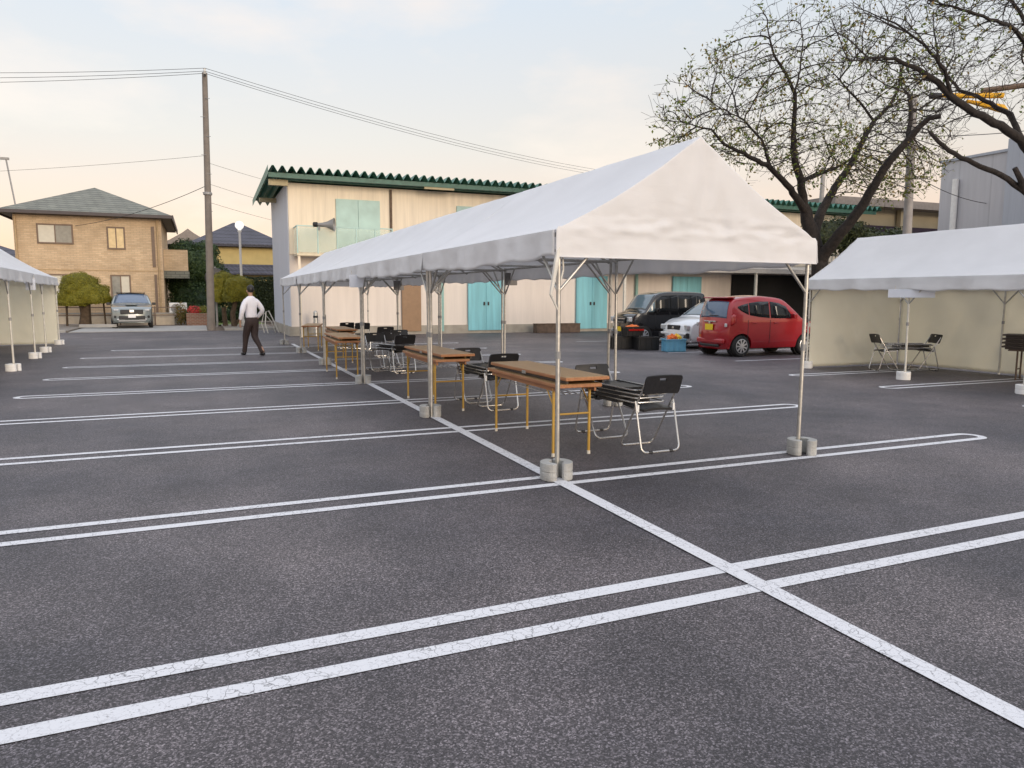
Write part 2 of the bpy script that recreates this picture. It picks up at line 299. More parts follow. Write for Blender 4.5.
M = dict(
 asphalt=asphalt(), line=linepaint(),
 earth=mat('earth', (.16, .12, .09), .9, var=.3, vs=2, bump=.6), gravel=mat('gravel', (.22, .19, .16), .9, var=.35, vs=14, bump=.8),
 conc=mat('concrete', (.34, .33, .31), .85, var=.14, vs=3, bump=.3), concd=mat('weathered_concrete', (.40, .40, .385), .8, var=.2, vs=12, bump=.6, bs=90),
 road=mat('road_asphalt', (.10, .10, .105), .9, var=.15, vs=2), lawn=mat('lawn', (.16, .22, .05), .9, var=.3, vs=9, bump=1, bs=120),
 canvas=canvas('white_canvas', (.89, .89, .90), .36), canvas2=canvas('white_canvas_bright', (.89, .89, .90), .46), curtain=canvas('cream_curtain_canvas', (.91, .88, .77), .60, .7),
 steel=mat('galvanised_steel', (.50, .49, .46), .42, .75, var=.16, vs=20), steelp=mat('painted_steel_pole', (.62, .60, .54), .5, .1, var=.12, vs=12),
 chrome=mat('chrome_tube', (.62, .62, .62), .25, .8, var=.06), black=mat('black_vinyl', (.012, .012, .014), .42, var=.25, vs=30, bump=.1),
 wood=woodm('tabletop_laminate', (.48, .31, .15), (.38, .235, .11)), woode=woodm('table_edge_wood', (.42, .19, .08), (.30, .12, .05), .5), woodd=woodm('dark_folded_table', (.06, .045, .035), (.035, .025, .02), .5),
 ochre=mat('ochre_leg_paint', (.46, .28, .055), .4, .1, var=.12), rubber=mat('cream_rubber_foot', (.6, .56, .48), .7),
 sign=mat('white_sign_panel', (.66, .70, .78), .45, var=.04), signb=mat('grey_box_panel', (.18, .17, .16), .6),
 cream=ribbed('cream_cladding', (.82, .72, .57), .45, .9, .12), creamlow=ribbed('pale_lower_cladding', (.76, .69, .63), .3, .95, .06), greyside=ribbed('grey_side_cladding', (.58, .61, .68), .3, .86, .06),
 green=mat('green_roof_steel', (.055, .20, .15), .45, .15, var=.25, vs=4), greenf=mat('dark_underside_green', (.04, .13, .10), .5, var=.2), under=mat('soffit_beam', (.42, .36, .22), .6),
 teal=ribbed('teal_door_steel', (.22, .55, .63), .32, .92, .16), tealpale=mat('pale_teal_panel', (.40, .58, .55), .5, var=.12, vs=2), tealpipe=mat('teal_pipe', (.25, .45, .42), .5), tealpanel=mat('pale_balcony_panel', (.66, .58, .42), .5, var=.08),
 brown=mat('brown_door_paint', (.27, .16, .085), .5, var=.08), plinth=mat('concrete_plinth', (.36, .33, .28), .85, var=.15, vs=3), dark=mat('bay_shade_black', (.01, .01, .011), .9), canopyg=mat('pale_canopy_steel', (.50, .48, .45), .6, var=.08),
 brick=bricky('beige_brick_tile', (.62, .47, .31), (.52, .38, .24), (.44, .34, .23), 1, .28, .09, .010), slate=bricky('grey_green_roof_slate', (.22, .225, .19), (.185, .19, .165), (.06, .07, .06), 1, .45, .14, .012), slated=bricky('dark_roof_tile', (.085, .085, .11), (.07, .07, .09), (.035, .035, .045), 1, .3, .3, .03),
 browntrim=mat('brown_window_trim', (.15, .10, .07), .5), eave=mat('dark_eave_trim', (.055, .045, .05), .5), gutter=mat('beige_downpipe', (.42, .30, .17), .5),
 yellow=mat('ochre_yellow_wall', (.58, .46, .20), .8, var=.08, vs=2), redw=mat('rust_wall', (.30, .11, .06), .8),
 blind=mat('pale_window_blind', (.60, .57, .48), .5, var=.05), blindg=mat('grey_window_pane', (.24, .24, .22), .2, spec=.8), warmpane=mat('warm_window_pane', (.66, .50, .26), .3, spec=.7), glass=mat('dark_glass', (.010, .012, .014), .06, spec=.35, var=.05), glassb=glassm('blue_tint_glass', (.09, .13, .20), .05), glassw=glassm('windscreen_glass', (.14, .19, .22), .04),
 wpole=mat('utility_pole_concrete', (.20, .175, .155), .85, var=.15, vs=3), wpole2=mat('pale_pole_concrete', (.34, .32, .31), .85, var=.15, vs=3), wire=mat('black_wire', (.02, .02, .02), .6),
 white=mat('white_paint', (.78, .78, .77), .45, var=.06), grey=mat('grey_metal', (.28, .28, .28), .5, .2),
 bark=mat('cherry_bark', (.022, .017, .015), .9, var=.5, vs=9, bump=1, bs=18), twig=mat('dark_twig', (.030, .023, .020), .9), barkb=mat('brown_bark', (.08, .055, .035), .9, var=.4, vs=6),
 leaf=foliage('cherry_leaf', (.09, .11, .02), (.16, .13, .035), (.20, .10, .03)), leafg=foliage('green_cherry_leaf', (.10, .17, .02), (.19, .22, .04), (.26, .17, .06)),
 topi=foliage('topiary_leaf', (.11, .115, .008), (.20, .19, .012), (.30, .27, .02)), darkleaf=foliage('evergreen_leaf', (.012, .035, .010), (.03, .065, .02), (.075, .12, .035)), hedge=foliage('hedge_leaf', (.018, .03, .010), (.04, .055, .018), (.08, .10, .03)),
 red=mat('metallic_red_paint', (.36, .006, .014), .28, .25, var=.06, coat=1), carblack=mat('black_car_paint', (.006, .006, .008), .2, .1, var=.05, coat=1), carwhite=mat('white_car_paint', (.72, .73, .75), .3, 0, var=.03, coat=1), cargrey=mat('grey_car_paint', (.24, .27, .27), .3, .4, var=.04, coat=1),
 tyre=mat('tyre_rubber', (.02, .02, .02), .85), rim=mat('silver_hubcap', (.52, .52, .54), .35, .6), plast=mat('black_plastic', (.018, .018, .02), .55), lamp=mat('clear_headlight', (.55, .57, .58), .12, .3, spec=.9), tail=mat('red_taillight', (.40, .012, .012), .15, spec=.9),
 plate=mat('yellow_plate', (.80, .56, .02), .5, var=.02), platew=mat('white_plate', (.8, .8, .8), .5, var=.02), ink=mat('plate_ink', (.03, .05, .03), .6),
 skin=mat('skin', (.42, .25, .17), .55, var=.04), shirt=mat('white_shirt', (.76, .75, .80), .8, var=.04, vs=8, bump=.3, bs=14), trousers=mat('dark_brown_trousers', (.035, .022, .020), .8, var=.1), hair=mat('dark_hair', (.012, .010, .010), .5), shoe=mat('black_shoe', (.01, .01, .012), .4),
 crateb=mat('black_crate_plastic', (.012, .012, .013), .5), cratebl=mat('light_blue_crate_plastic', (.13, .36, .52), .5, var=.08), orange=mat('orange_fabric', (.75, .17, .03), .7, var=.2, vs=30), yel=mat('yellow_fabric', (.85, .55, .05), .7), boom=mat('yellow_boom_paint', (.78, .42, .02), .4, var=.08), bbrick=bricky('red_planter_brick', (.30, .14, .09), (.24, .11, .07), (.3, .25, .2), 1, .22, .075, .012),
 woodp=mat('weathered_timber', (.13, .09, .065), .85, var=.3, vs=6), flower=foliage('red_flower', (.45, .03, .03), (.6, .05, .05), (.7, .12, .1)), mirror=mat('dark_mirror_back', (.015, .015, .018), .4),
 gwall=ribbed('pale_grey_building_panel', (.50, .50, .53), 1.6, .8, .06), gwall2=ribbed('blue_grey_corner_panel', (.42, .45, .51), .3, .85, .05), bwall=mat('beige_building_wall', (.48, .40, .26), .8, var=.08, vs=1), shed=mat('grey_brown_roof_slab', (.25, .22, .2), .8), purple=mat('dark_wall_band', (.05, .03, .05), .8), globe=mat('lit_globe', (1, .97, .92), .3, emit=.8, var=0), cord=mat('white_cord', (.7, .68, .62), .7),
)

M['conc2'] = mat('pale_block_wall', (.55, .48, .38), .85, var=.12, vs=4)
_m = M['clear'] = mat('clear_balcony_panel', (.55, .70, .62), .4, var=.05)
_n, _L = nodes(_m); _ms = _n.new('ShaderNodeMixShader'); _tr = _n.new('ShaderNodeBsdfTransparent'); _ms.inputs[0].default_value = .72
_L(_n['Principled BSDF'].outputs[0], _ms.inputs[1]); _L(_tr.outputs[0], _ms.inputs[2]); _L(_ms.outputs[0], _n['Material Output'].inputs[0])
# ------------------------------------------------------------ setting
def sheet(name, x0, x1, y0, y1, z, m, kind='structure'):
    b = MB(); b.add([(x0, y0, z), (x1, y0, z), (x1, y1, z), (x0, y1, z)], [(0, 1, 2, 3)])
    return tag(b.obj(name, m, fix=False), kind=kind)
sheet('ground', -1500, 1500, -1500, 1500, -.03, M['earth'])
sheet('parking_lot', -16, 40, -12, 34.6, 0, M['asphalt'])
# far kerb with a gap at the driveway
for x0, x1 in ((-16, -5.0), (1.0, 3.1)):
    tag(MB().b2(x0, x1, 34.6, 34.75, -.02, .11).obj('kerb', M['conc'], bevel=.01), kind='structure')
tag(MB().b2(-4.9, .3, 34.62, 40.5, -.02, .02).obj('driveway', M['conc']), kind='structure')
tag(MB().b2(-16, -4.95, 34.77, 43.2, -.02, .07).obj('planting_bed', M['gravel']), kind='structure')
tag(MB().b2(1.0, 3.15, 34.77, 40.3, -.02, .07).obj('planting_bed', M['gravel']), kind='structure')
sheet('lawn', .8, 3.15, 40.3, 47, .05, M['lawn'])
sheet('street', -90, 90, 50.5, 55, -.015, M['road'])
# painted lines
def stadium(yc, x0, x1, rl, rr, half=.125, wd=.085, z=.004, slope=0.):
    """closed loop of paint: two parallel strokes joined by round ends"""
    b = MB(); pts = []
    def arc(cx, a0, a1):
        return [(cx+half*cos(a0+(a1-a0)*i/10), yc+half*sin(a0+(a1-a0)*i/10)) for i in range(11)]
    n = 40
    pts = [(x0+(x1-x0)*i/n, yc-half) for i in range(n+1)]
    if rr: pts += arc(x1, -pi/2, pi/2)[1:-1]
    top = [(x1-(x1-x0)*i/n, yc+half) for i in range(n+1)]
    def strip(pp, closed=False):
        k = len(pp); vs = []
        for i in range(k):
            a = Vector(pp[max(i-1, 0)]); c = Vector(pp[min(i+1, k-1)])
            if closed: a = Vector(pp[(i-1) % k]); c = Vector(pp[(i+1) % k])
            t = (c-a).normalized(); nn = Vector((-t.y, t.x)); p = Vector(pp[i])
            for s_ in (-1, 1):
                q = p+nn*wd/2*s_
                vs.append((q.x, q.y+slope*(q.x-2.6), z))
        fs = [(2*i, 2*i+1, 2*i+3, 2*i+2) for i in range(k-1)]
        if closed: fs.append((2*k-2, 2*k-1, 1, 0))
        b.add(vs, fs)
    if rl: strip(pts+top+arc(x0, pi/2, 3*pi/2)[1:-1], True) if rr else strip(top+arc(x0, pi/2, 3*pi/2)[1:-1]+pts)
    else: strip(pts+top)
    return tag(b.obj('parking_line', M['line'], fix=True), kind='structure')
stadium(3.065, -9, 9.5, False, False, wd=.10, half=.14, slope=.02)
stadium(5.37, -2.6, 7.75, False, True, wd=.085, half=.135) if False else None
for i, (yc, xl, xr) in enumerate([(5.37, -2.45, 7.7), (7.9, -2.4, 7.55), (10.35, -2.35, 7.5), (12.85, -2.4, 7.6), (15.4, -2.45, 7.6), (17.85, -2.5, 7.6), (20.35, -2.5, 7.6), (22.95, -2.1, 7.6)]):
    stadium(yc, xl, xr, True, True, wd=.085, half=.13, slope=.012)
b = MB(); b.add([(2.60, .3, .008), (2.71, .3, .008), (2.72, 24.2, .008), (2.61, 24.2, .008)], [(0, 1, 2, 3)]); tag(b.obj('parking_line', M['line'], fix=False), kind='structure')
for y0 in (14.1, 16.85, 19.6, 22.2):
    b = MB(); b.add([(11.7, y0, .004), (16.8, y0, .004), (16.8, y0+.09, .004), (11.7, y0+.09, .004)], [(0, 1, 2, 3)]); tag(b.obj('parking_line', M['line'], fix=False), kind='structure')
for y0 in (11.1, 9.0, 6.6):
    stadium(y0, 10.7, 14.4, True, False)

# ------------------------------------------------------------ main building
X0, X1, Y0, Y1 = 3.2, 31.0, 29.0, 35.4
bd = thing('hall_building', 'long two-storey cream hall with green corrugated roof and teal doors', 'building', (X0, Y0, 0))
def rel(b, o):      # shift a world-space builder to the thing's local space
    ox, oy, oz = o.location; b.v = [(x-ox, y-oy, z-oz) for x, y, z in b.v]; return b
def part(b, name, m, o, **k): return rel(b, o).obj(name, m, o, **k)
b = MB(); b.b2(X0, X1, Y0+.06, Y1, .35, 3.05); part(b, 'lower_wall', M['creamlow'], bd)
b = MB(); b.b2(X0, X1, Y0, Y1-.02, 3.052, 5.65); part(b, 'upper_wall', M['cream'], bd)
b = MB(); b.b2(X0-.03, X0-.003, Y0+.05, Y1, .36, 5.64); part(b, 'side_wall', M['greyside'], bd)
b = MB(); b.b2(X0-.08, X1+.05, Y0-.03, Y1+.05, -.02, .35); part(b, 'plinth', M['plinth'], bd)
# folded-plate roof: V ribs running front to back, ends open to the eave
b = MB(); p = .325; n = int((X1+.9-2.45)/p); yf, yb = 28.05, 36.3
pl = []
for i in range(n+1):
    x = 2.45+i*p
    pl += [(x, 5.86), (x+p*.36, 6.15), (x+p*.64, 6.15)] if False else [(x, 5.87), (x+p*.40, 6.08), (x+p*.60, 6.08), (x+p*.97, 5.87)]
vs = [(x, yf, z) for x, z in pl]+[(x, yb, z-.28) for x, z in pl]+[(x, yf, z+.012) for x, z in pl]+[(x, yb, z-.268) for x, z in pl]
k = len(pl)
fs = [(i, i+1, k+i+1, k+i) for i in range(k-1)]+[(2*k+i, 3*k+i, 3*k+i+1, 2*k+i+1) for i in range(k-1)]+[(i, 2*k+i, 2*k+i+1, i+1) for i in range(k-1)]
b.add(vs, fs)
b.add([(2.45, yf, 6.10), (2.45, yb, 5.82), (2.45, yb, 5.55), (2.45, yf, 5.80)], [(0, 1, 2, 3)])
rf = part(b, 'roof', M['green'], bd, fix=False)
b = MB(); b.b2(2.47, X1+.85, 28.22, 28.30, 5.70, 5.864)  # dark strip added to show the rib undersides as a dark band
b.b2(2.9, X1+.3, 28.7, 28.98, 5.70, 5.83); part(b, 'underside_band', M['greenf'], bd)
for q in (28.55, 33.0): part(MB().b2(2.5, 3.17, q, q+.2, 5.47-(q-28.55)*.02, 5.68-(q-28.55)*.03), 'eave_beam', M['under'], bd)
b = MB(); b.b2(8.2, 9.4, 28.25, 28.37, 5.62, 5.72); part(b, 'eave_lamp', M['under'], bd)
# upper double door, balcony
def door(x0, x1, z0, z1, m, parent, leafs=2, y=Y0, name='door'):
    b = MB(); wd = (x1-x0)/leafs
    for i in range(leafs): b.b2(x0+i*wd+(.012 if i == 0 else .004), x0+(i+1)*wd-(.012 if i == leafs-1 else .004), y-.06, y+.03, z0, z1)
    o = part(b, name, m, parent, bevel=.006)
    return o
door(4.92, 6.62, 3.06, 5.15, M['tealpale'], bd)
d2 = door(9.72, 10.6, 4.3, 5.12, M['tealpale'], bd, 1, name='window')
door(19.0, 19.9, 4.3, 5.12, M['tealpale'], bd, 1, name='window')
b = MB(); b.b2(3.3, 8.0, 27.98, 29.0, 3.06, 3.16) if False else b.b2(3.35, 6.9, 28.0, 28.998, 2.96, 3.04); part(b, 'balcony_floor', M['tealpanel'], bd)
b = MB()
for x in (3.38, 4.1, 4.8, 5.5, 6.2, 6.86): b.b2(x-.02, x+.02, 28.02, 28.06, 3.04, 4.0)
b.b2(3.36, 6.88, 28.02, 28.06, 4.0, 4.04); b.b2(3.36, 3.4, 28.06, 28.96, 4.0, 4.04)
part(b, 'balcony_rail', M['tealpale'], bd)
part(MB().b2(3.42, 6.86, 28.035, 28.045, 3.08, 3.97), 'clear_panel', M['clear'], bd)
part(MB().b2(3.375, 3.385, 28.08, 28.96, 3.08, 3.97), 'clear_panel', M['clear'], bd)
b = MB(); b.b2(3.38, 3.47, 28.06, 28.15, 0, 2.955); part(b, 'balcony_post', M['cream'], bd)
b = MB(); b.b2(7.0, 7.08, 28.9, 28.97, 3.9, 5.6); part(b, 'downpipe', M['woodp'], bd)
door(7.42, 8.22, .12, 2.2, M['brown'], bd, 1, y=Y0-.01, name='brown_door')
for x0, x1, z1, z0 in ((10.2, 11.78, 2.32, .12), (15.2, 16.75, 2.42, .12), (20.2, 21.8, 2.46, .12)):
    d = door(x0, x1, z0, z1, M['teal'], bd, 2, y=Y0-.01)
    xm = (x0+x1)/2
    for s in (-.09, .09): rel(MB().b2(xm+s-.03, xm+s+.03, Y0-.115, Y0-.072, 1.15, 1.29), bd).obj('handle', M['plast'], d)
for x in (9.05, 18.2): 
    b = MB(); b.b2(x, x+.1, 28.9, 29.0, .1, 2.9); part(b, 'downpipe', M['tealpipe'], bd)
# single storey lean-to canopy along the right half
b = MB(); b.prism_x([(27.0, 2.60), (27.0, 2.80), (28.97, 3.04), (28.97, 2.80)], 16.4, 30.6); part(b, 'canopy', M['canopyg'], bd)
b = MB(); b.b2(23.6, 30.4, 28.95, 29.04, .36, 2.6); part(b, 'bay_shade_panel', M['dark'], bd)  # closed black panel; the shade inside the bay is put into its colour
for x in (16.5, 23.4, 27, 30.4): part(MB().b2(x-.05, x+.05, 27.05, 27.15, 0, 2.6), 'canopy_post', M['steelp'], bd)
# horn loudspeaker on the balcony rail
t = thing('horn_loudspeaker', 'grey horn loudspeaker mounted on the hall balcony rail', 'loudspeaker', (4.25, 27.95, 4.0), radians(-20))
b = MB(); b.lathe([(.04, -.30), (.06, -.2), (.07, -.08), (.12, .1), (.2, .26), (.25, .34), (.245, .345), (.19, .26), (.03, .0)], 20, (0.1, 0, .08), 'X'); b.obj('horn', M['grey'], t, smooth=True)
b = MB(); b.lathe([(.07, -.42), (.09, -.40), (.09, -.27), (.06, -.25)], 16, (.1, 0, .08), 'X'); b.obj('driver', M['plast'], t, smooth=True)
b = MB(); b.box((-.1, 0, -.02), (.06, .04, .2)); b.obj('bracket', M['grey'], t)
# timber blocks by the wall, bollard, bicycle-like clutter
t = thing('timber_block', 'dark wooden step block lying against the hall plinth, left of its twin', 'block', (13.45, 28.35, 0), 0, 'timber step blocks by the hall')
b = MB(); b.box((0, 0, .18), (.98, .4, .36)).box((0, 0, .375), (1.0, .43, .03)); b.obj('block', M['woodp'], t, bevel=.01)
t2 = copy_tree(t); t2.location = (14.5, 28.35, 0); t2['label'] = 'dark wooden step block lying against the hall plinth, right of its twin'
t = thing('bollard', 'slim silver bollard with a dark band beside the hall corner', 'bollard', (3.98, 28.3, 0))
MB().lathe([(.085, 0), (.085, .88), (.075, .93), (.03, .97)], 18).obj('post', M['steel'], t, smooth=True)
MB().lathe([(.088, .70), (.088, .78)], 18).obj('band', M['plast'], t, smooth=True)
t = thing('bollard', 'slim silver bollard standing immediately right of the banded bollard by the hall corner', 'bollard', (4.32, 28.4, 0))
MB().lathe([(.06, 0), (.06, .80), (.02, .84)], 16).obj('post', M['steel'], t, smooth=True)

# ------------------------------------------------------------ brick house
def window(o, x0, x1, z0, z1, y, ma, mb_, frame=M['browntrim']):
    b = MB(); t_ = .07
    b.b2(x0-t_, x1+t_, y-.06, y, z1, z1+t_); b.b2(x0-t_, x1+t_, y-.07, y, z0-t_, z0); b.b2(x0-t_, x0, y-.06, y, z0, z1); b.b2(x1, x1+t_, y-.06, y, z0, z1); b.b2((x0+x1)/2-.025, (x0+x1)/2+.025, y-.05, y, z0, z1)
    f = rel(b, o).obj('window', frame, o)
    for a, c, m_ in ((x0, (x0+x1)/2-.025, ma), ((x0+x1)/2+.025, x1, mb_)):
        b = MB(); b.b2(a, c, y-.025, y-.003, z0, z1); rel(b, o).obj('pane', m_, f)
def hip(b, x0, x1, y0, y1, z, zt, t=.14, ridge=0, along='x'):
    cx, cy = (x0+x1)/2, (y0+y1)/2
    r = [(cx-ridge/2, cy), (cx+ridge/2, cy)] if along == 'x' else [(cx, cy-ridge/2), (cx, cy+ridge/2)]
    vs = [(x0, y0, z), (x1, y0, z), (x1, y1, z), (x0, y1, z), (r[0][0], r[0][1], zt), (r[1][0], r[1][1], zt)]
    if along == 'x': fs = [(0, 1, 5, 4), (1, 2, 5), (2, 3, 4, 5), (3, 0, 4)]
    else: fs = [(0, 1, 4), (1, 2, 5, 4), (2, 3, 5), (3, 0, 4, 5)]
    vs += [(x0, y0, z-t), (x1, y0, z-t), (x1, y1, z-t), (x0, y1, z-t)]
    fs += [(0, 6, 7, 1), (1, 7, 8, 2), (2, 8, 9, 3), (3, 9, 6, 0), (6, 9, 8, 7)]
    return b.add(vs, fs)
hx0, hx1, hy0, hy1 = -8.3, -1.66, 44, 52.5
h = thing('brick_house', 'two-storey beige brick house with grey-green hipped roof behind the parked SUV', 'house', (hx0, hy0, 0))
part(MB().b2(hx0, hx1, hy0, hy1, -.02, 5.5), 'wall', M['brick'], h)
rfo = part(hip(MB(), hx0-.55, hx1+.55, hy0-.6, hy1+.6, 5.66, 7.35, .04, 2.2, 'y'), 'roof', M['slate'], h)
b = MB(); b.b2(hx0-.58, hx1+.58, hy0-.68, hy0-.61, 5.50, 5.66); b.b2(hx0-.62, hx0-.56, hy0-.6, hy1+.6, 5.44, 5.68); b.b2(hx1+.56, hx1+.62, hy0-.6, hy1+.6, 5.42, 5.68); b.b2(hx0-.5, hx1+.5, hy0-.58, hy1+.5, 5.51, 5.60); part(b, 'gutter', M['eave'], h)
part(MB().b2(hx0-.02, hx1+.02, hy0-.03, hy0-.001, 2.77, 2.82), 'belt_course', M['gutter'], h); part(MB().b2(hx0-.03, hx1+.03, hy0-.04, hy0-.001, -.02, .42), 'foundation', M['plinth'], h)
window(h, -7.25, -5.8, 4.15, 5.0, hy0, M['blind'], M['blindg'])
window(h, -4.15, -3.45, 3.95, 4.95, hy0, M['warmpane'], M['warmpane'])
window(h, -6.95, -5.65, 1.42, 2.5, hy0, M['blind'], M['blind'])
window(h, -4.1, -3.3, 1.40, 2.5, hy0, M['blindg'], M['blind'])
for q in (-1.85, -8.2): part(MB().tube([(q, 43.9, .1), (q, 43.9, 5.4)], .05), 'downpipe', M['gutter'], h)
part(MB().b2(-2.15, -2.0, 43.93, 43.995, 3.0, 5.1), 'shutter_strip', M['browntrim'], h); part(MB().b2(-2.1, -1.98, 43.93, 43.995, .6, 2.6), 'shutter_strip', M['browntrim'], h)
bal = part(MB().b2(hx1+.002, -.45, 45.2, 49, 2.85, 4.0), 'balcony', M['brick'], h)
b = MB(); b.b2(hx1+.002, -.40, 44.9, 49.1, 2.45, 2.845); part(b, 'balcony_base', M['slate'], h)
b = MB(); b.lathe([(.07, 0), (.09, .05), (.09, .12), (.05, .16)], 12, (-5.05, 43.9, 2.25)); part(b, 'wall_lamp', M['grey'], h)
# AC unit
t = thing('air_conditioner', 'white outdoor air-conditioner unit beside the brick house', 'air conditioner', (-1.0, 43.2, .5))
MB().box((0, 0, .32), (.85, .32, .62)).obj('casing', M['white'], t, bevel=.02)
MB().lathe([(.23, 0), (.25, -.01), (.25, -.02), (.03, -.025)], 24, (-.1, -.165, .33), 'Y').obj('fan_grille', M['grey'], t)
MB().b2(-.4, .4, -.15, .15, -.5, .005).obj('stand', M['conc'], t)
# low rail fence
t = thing('rail_fence', 'low dark metal rail fence in front of the brick house', 'fence', (-8.5, 42.6, 0))
for x in (0, 1.6, 3.2, 4.8, 6.4, 7.6): MB().b2(x-.03, x+.03, -.03, .03, 0, .95).obj('post', M['browntrim'], t)
for z in (.5, .9): MB().b2(0, 7.6, -.02, .02, z-.025, z+.025).obj('rail', M['browntrim'], t)
t = thing('garden_wall', 'low pale block wall behind the round topiary and grey SUV', 'wall', (-8.4, 42.9, 0))
MB().b2(0, 7.2, 0, .14, -.02, .56).obj('wall', M['conc2'], t)
MB().b2(-.02, 7.22, -.02, .16, .562, .62).obj('coping', M['conc'], t)
# wheel stops / kerb stones near fence
for i, x in enumerate((-7.4, -4.2)):
    t = MB().box((0, 0, .07), (1.5, .16, .14)).obj('kerb_block', M['conc'], bevel=.02); t.location = (x, 38.0, .07)
    tag(t, ['long concrete kerb block left of the round topiary bush', 'concrete kerb block lying just left of the parked grey SUV'][i], 'kerb block')
# yellow house + companions
def house(name, label, x0, x1, y0, y1, zw, zt, wallm, roofm, ridge=2, over=.7, along='x', wins=(), low=None):
    o = thing(name, label, 'house', (x0, y0, 0))
    part(MB().b2(x0, x1, y0, y1, -.02, zw), 'wall', wallm, o)
    part(hip(MB(), x0-over, x1+over, y0-over, y1+over, zw+.2, zt, .18, ridge, along), 'roof', roofm, o)
    for wn in wins: window(o, *wn, y0, M['blindg'], M['blind'])
    return o
h2 = house('yellow_house', 'ochre yellow house with dark tiled hipped roof behind the globe lamp', .2, 5.6, 58, 66, 5.0, 7.1, M['yellow'], M['slated'], .4)
part(hip(MB(), -.3, 6.4, 56.2, 57.98, 3.1, 3.75, .12, 5.5), 'lower_roof', M['slated'], h2)
b = MB(); b.b2(0.0, 6.1, 57.0, 57.97, -.02, 3.0); part(b, 'porch_wall', M['yellow'], h2)
b = MB(); b.tube([(5.45, 57.9, 2.9), (5.45, 57.9, 5.0)], .06); part(b, 'downpipe', M['eave'], h2)
h3 = house('tiled_house', 'small old house with brown gabled tile roof between brick and yellow houses', -2.6, .3, 66, 73, 5.0, 5.3, M['bwall'], M['slated'], 1)
b = MB(); b.prism([(-3.2, 0), (.9, 0), (.2, .35), (-.7, .9), (-1.15, 1.25), (-1.6, .9), (-2.5, .35)], -.5, 7.5)
b.v = [(x+.6, 65.3+(z+.5), 5.55+y) for x, y, z in b.v]; part(b, 'gable_roof', M['shed'], h3)
h4 = house('rust_house', 'rust-walled house partly hidden behind the yellow house and hall', 7.2, 12, 62, 70, 4.8, 6.6, M['redw'], M['slated'], 2)
h5 = house('grey_roof_house', 'low house with dark roof behind the left white tent', -19, -9.6, 58, 66, 3.4, 5.0, M['bwall'], M['slated'], 3)

# ------------------------------------------------------------ poles, wires, lamp, mirror
def pole(name, label, base, top, r0, r1, m):
    t = thing(name, label, 'utility pole', base)
    tv = Vector(top)-Vector(base)
    MB().tube([(0, 0, -.05), tuple(tv*.5), tuple(tv)], [r0, (r0+r1)/2, r1], 16).obj('shaft', m, t, smooth=True)
    return t, tv
t, tv = pole('utility_pole', 'tall slim brown-grey utility pole beside the road mirror, wires at its top', (.48, 35.9, 0), (.66, 36.1, 11.1), .17, .11, M['wpole'])
b = MB(); b.box((tv.x, tv.y-.05, tv.z-.12), (.1, .9, .09)); b.obj('crossarm', M['grey'], t)
for dy in (-.4, -.05, .3): MB().lathe([(.03, 0), (.06, .04), (.04, .08), (.06, .12), (.02, .17)], 10, (tv.x, tv.y+dy, tv.z-.06)).obj('insulator', M['white'], t, smooth=True)
b = MB()
for k in range(7): b.tube([(tv.x*(k+5)/14-(.2 if k % 2 else 0), 0, 5.2+k*.8), (tv.x*(k+5)/14+(0 if k % 2 else .2), 0, 5.2+k*.8)], .012, 5)
b.obj('step_bolt', M['grey'], t)
MB().lathe([(.17, 5.9), (.19, 5.92), (.19, 6.0), (.17, 6.02)], 16, (.09, .1, 0)).obj('clamp_band', M['grey'], t)
t, tv = pole('utility_pole', 'thick pale concrete pole rising behind the right tent in front of the grey building', (24.4, 20.1, 0), (25.2, 20.95, 9.1), .17, .14, M['wpole2'])
MB().lathe([(.06, 0), (.07, .1), (.03, .22)], 8, tuple(tv+Vector((-.25, 0, -.12)))).obj('insulator', M['grey'], t, smooth=True)
t, tv = pole('utility_pole', 'distant pale utility pole glimpsed behind the bare cherry branches', (33.5, 33.8, 0), (34, 34, 9.0), .16, .12, M['wpole2'])
def wire(label, a, b_, sag, r=.010, group=None, n=24):
    a, b_ = Vector(a), Vector(b_); pts = []
    for i in range(n+1):
        s = i/n; q = a.lerp(b_, s); q.z -= sag*4*s*(1-s); pts.append(q)
    o = MB().tube(pts, r, 5).obj('overhead_wire', M['wire'], smooth=True)
    return tag(o, label, 'wire', group)
for i, (dy, z, dz2) in enumerate(((-.4, 11.18, .55), (-.05, 11.15, .28), (.3, 11.15, 0))):
    ps = ['topmost', 'middle', 'lowest'][i]
    wire(f'{ps} of the three wires running left from the slim pole top', (.66, 36.05+dy, z), (-22, 48.2+dy, 11.6+dz2), .35, group='wires at the slim pole')
    wire(f'{ps} of the three wires running right from the slim pole towards the white tent gable', (.66, 36.05+dy, z), (56, 65.6+dy, 13.6+dz2*.8), 1.6, group='wires at the slim pole')
wire('thin wire from the slim pole to the brick house wall', (.55, 35.9, 6.3), (-5.6, 43.9, 5.0), .25, .013)
for i, (za, zb, sg) in enumerate(((7.3, 9.4, .5), (6.4, 7.9, .6), (5.6, 6.7, .6))):
    wire(['upper', 'middle', 'lower'][i]+' faint cable right of the slim pole above the yellow house', (.6, 36, za), (16, 62, zb), sg, .007, 'faint cables above the yellow house')
wire('faint cable passing high left of the slim pole above the brick roof', (.6, 36, 7.6), (-30, 60, 8.6), .6, .007)
wire('thin cable from the pale concrete pole to the grey building', (25.1, 20.9, 6.3), (34.0, 24, 5.9), .2, .015)
wire('higher thin cable from the pale concrete pole leading off right', (25.15, 20.9, 7.6), (36.0, 19, 9.2), .3, .015)
t = thing('leaning_mast', 'thin leaning mast with small head above the left end of the brick house', 'mast', (-13.1, 72, 0))
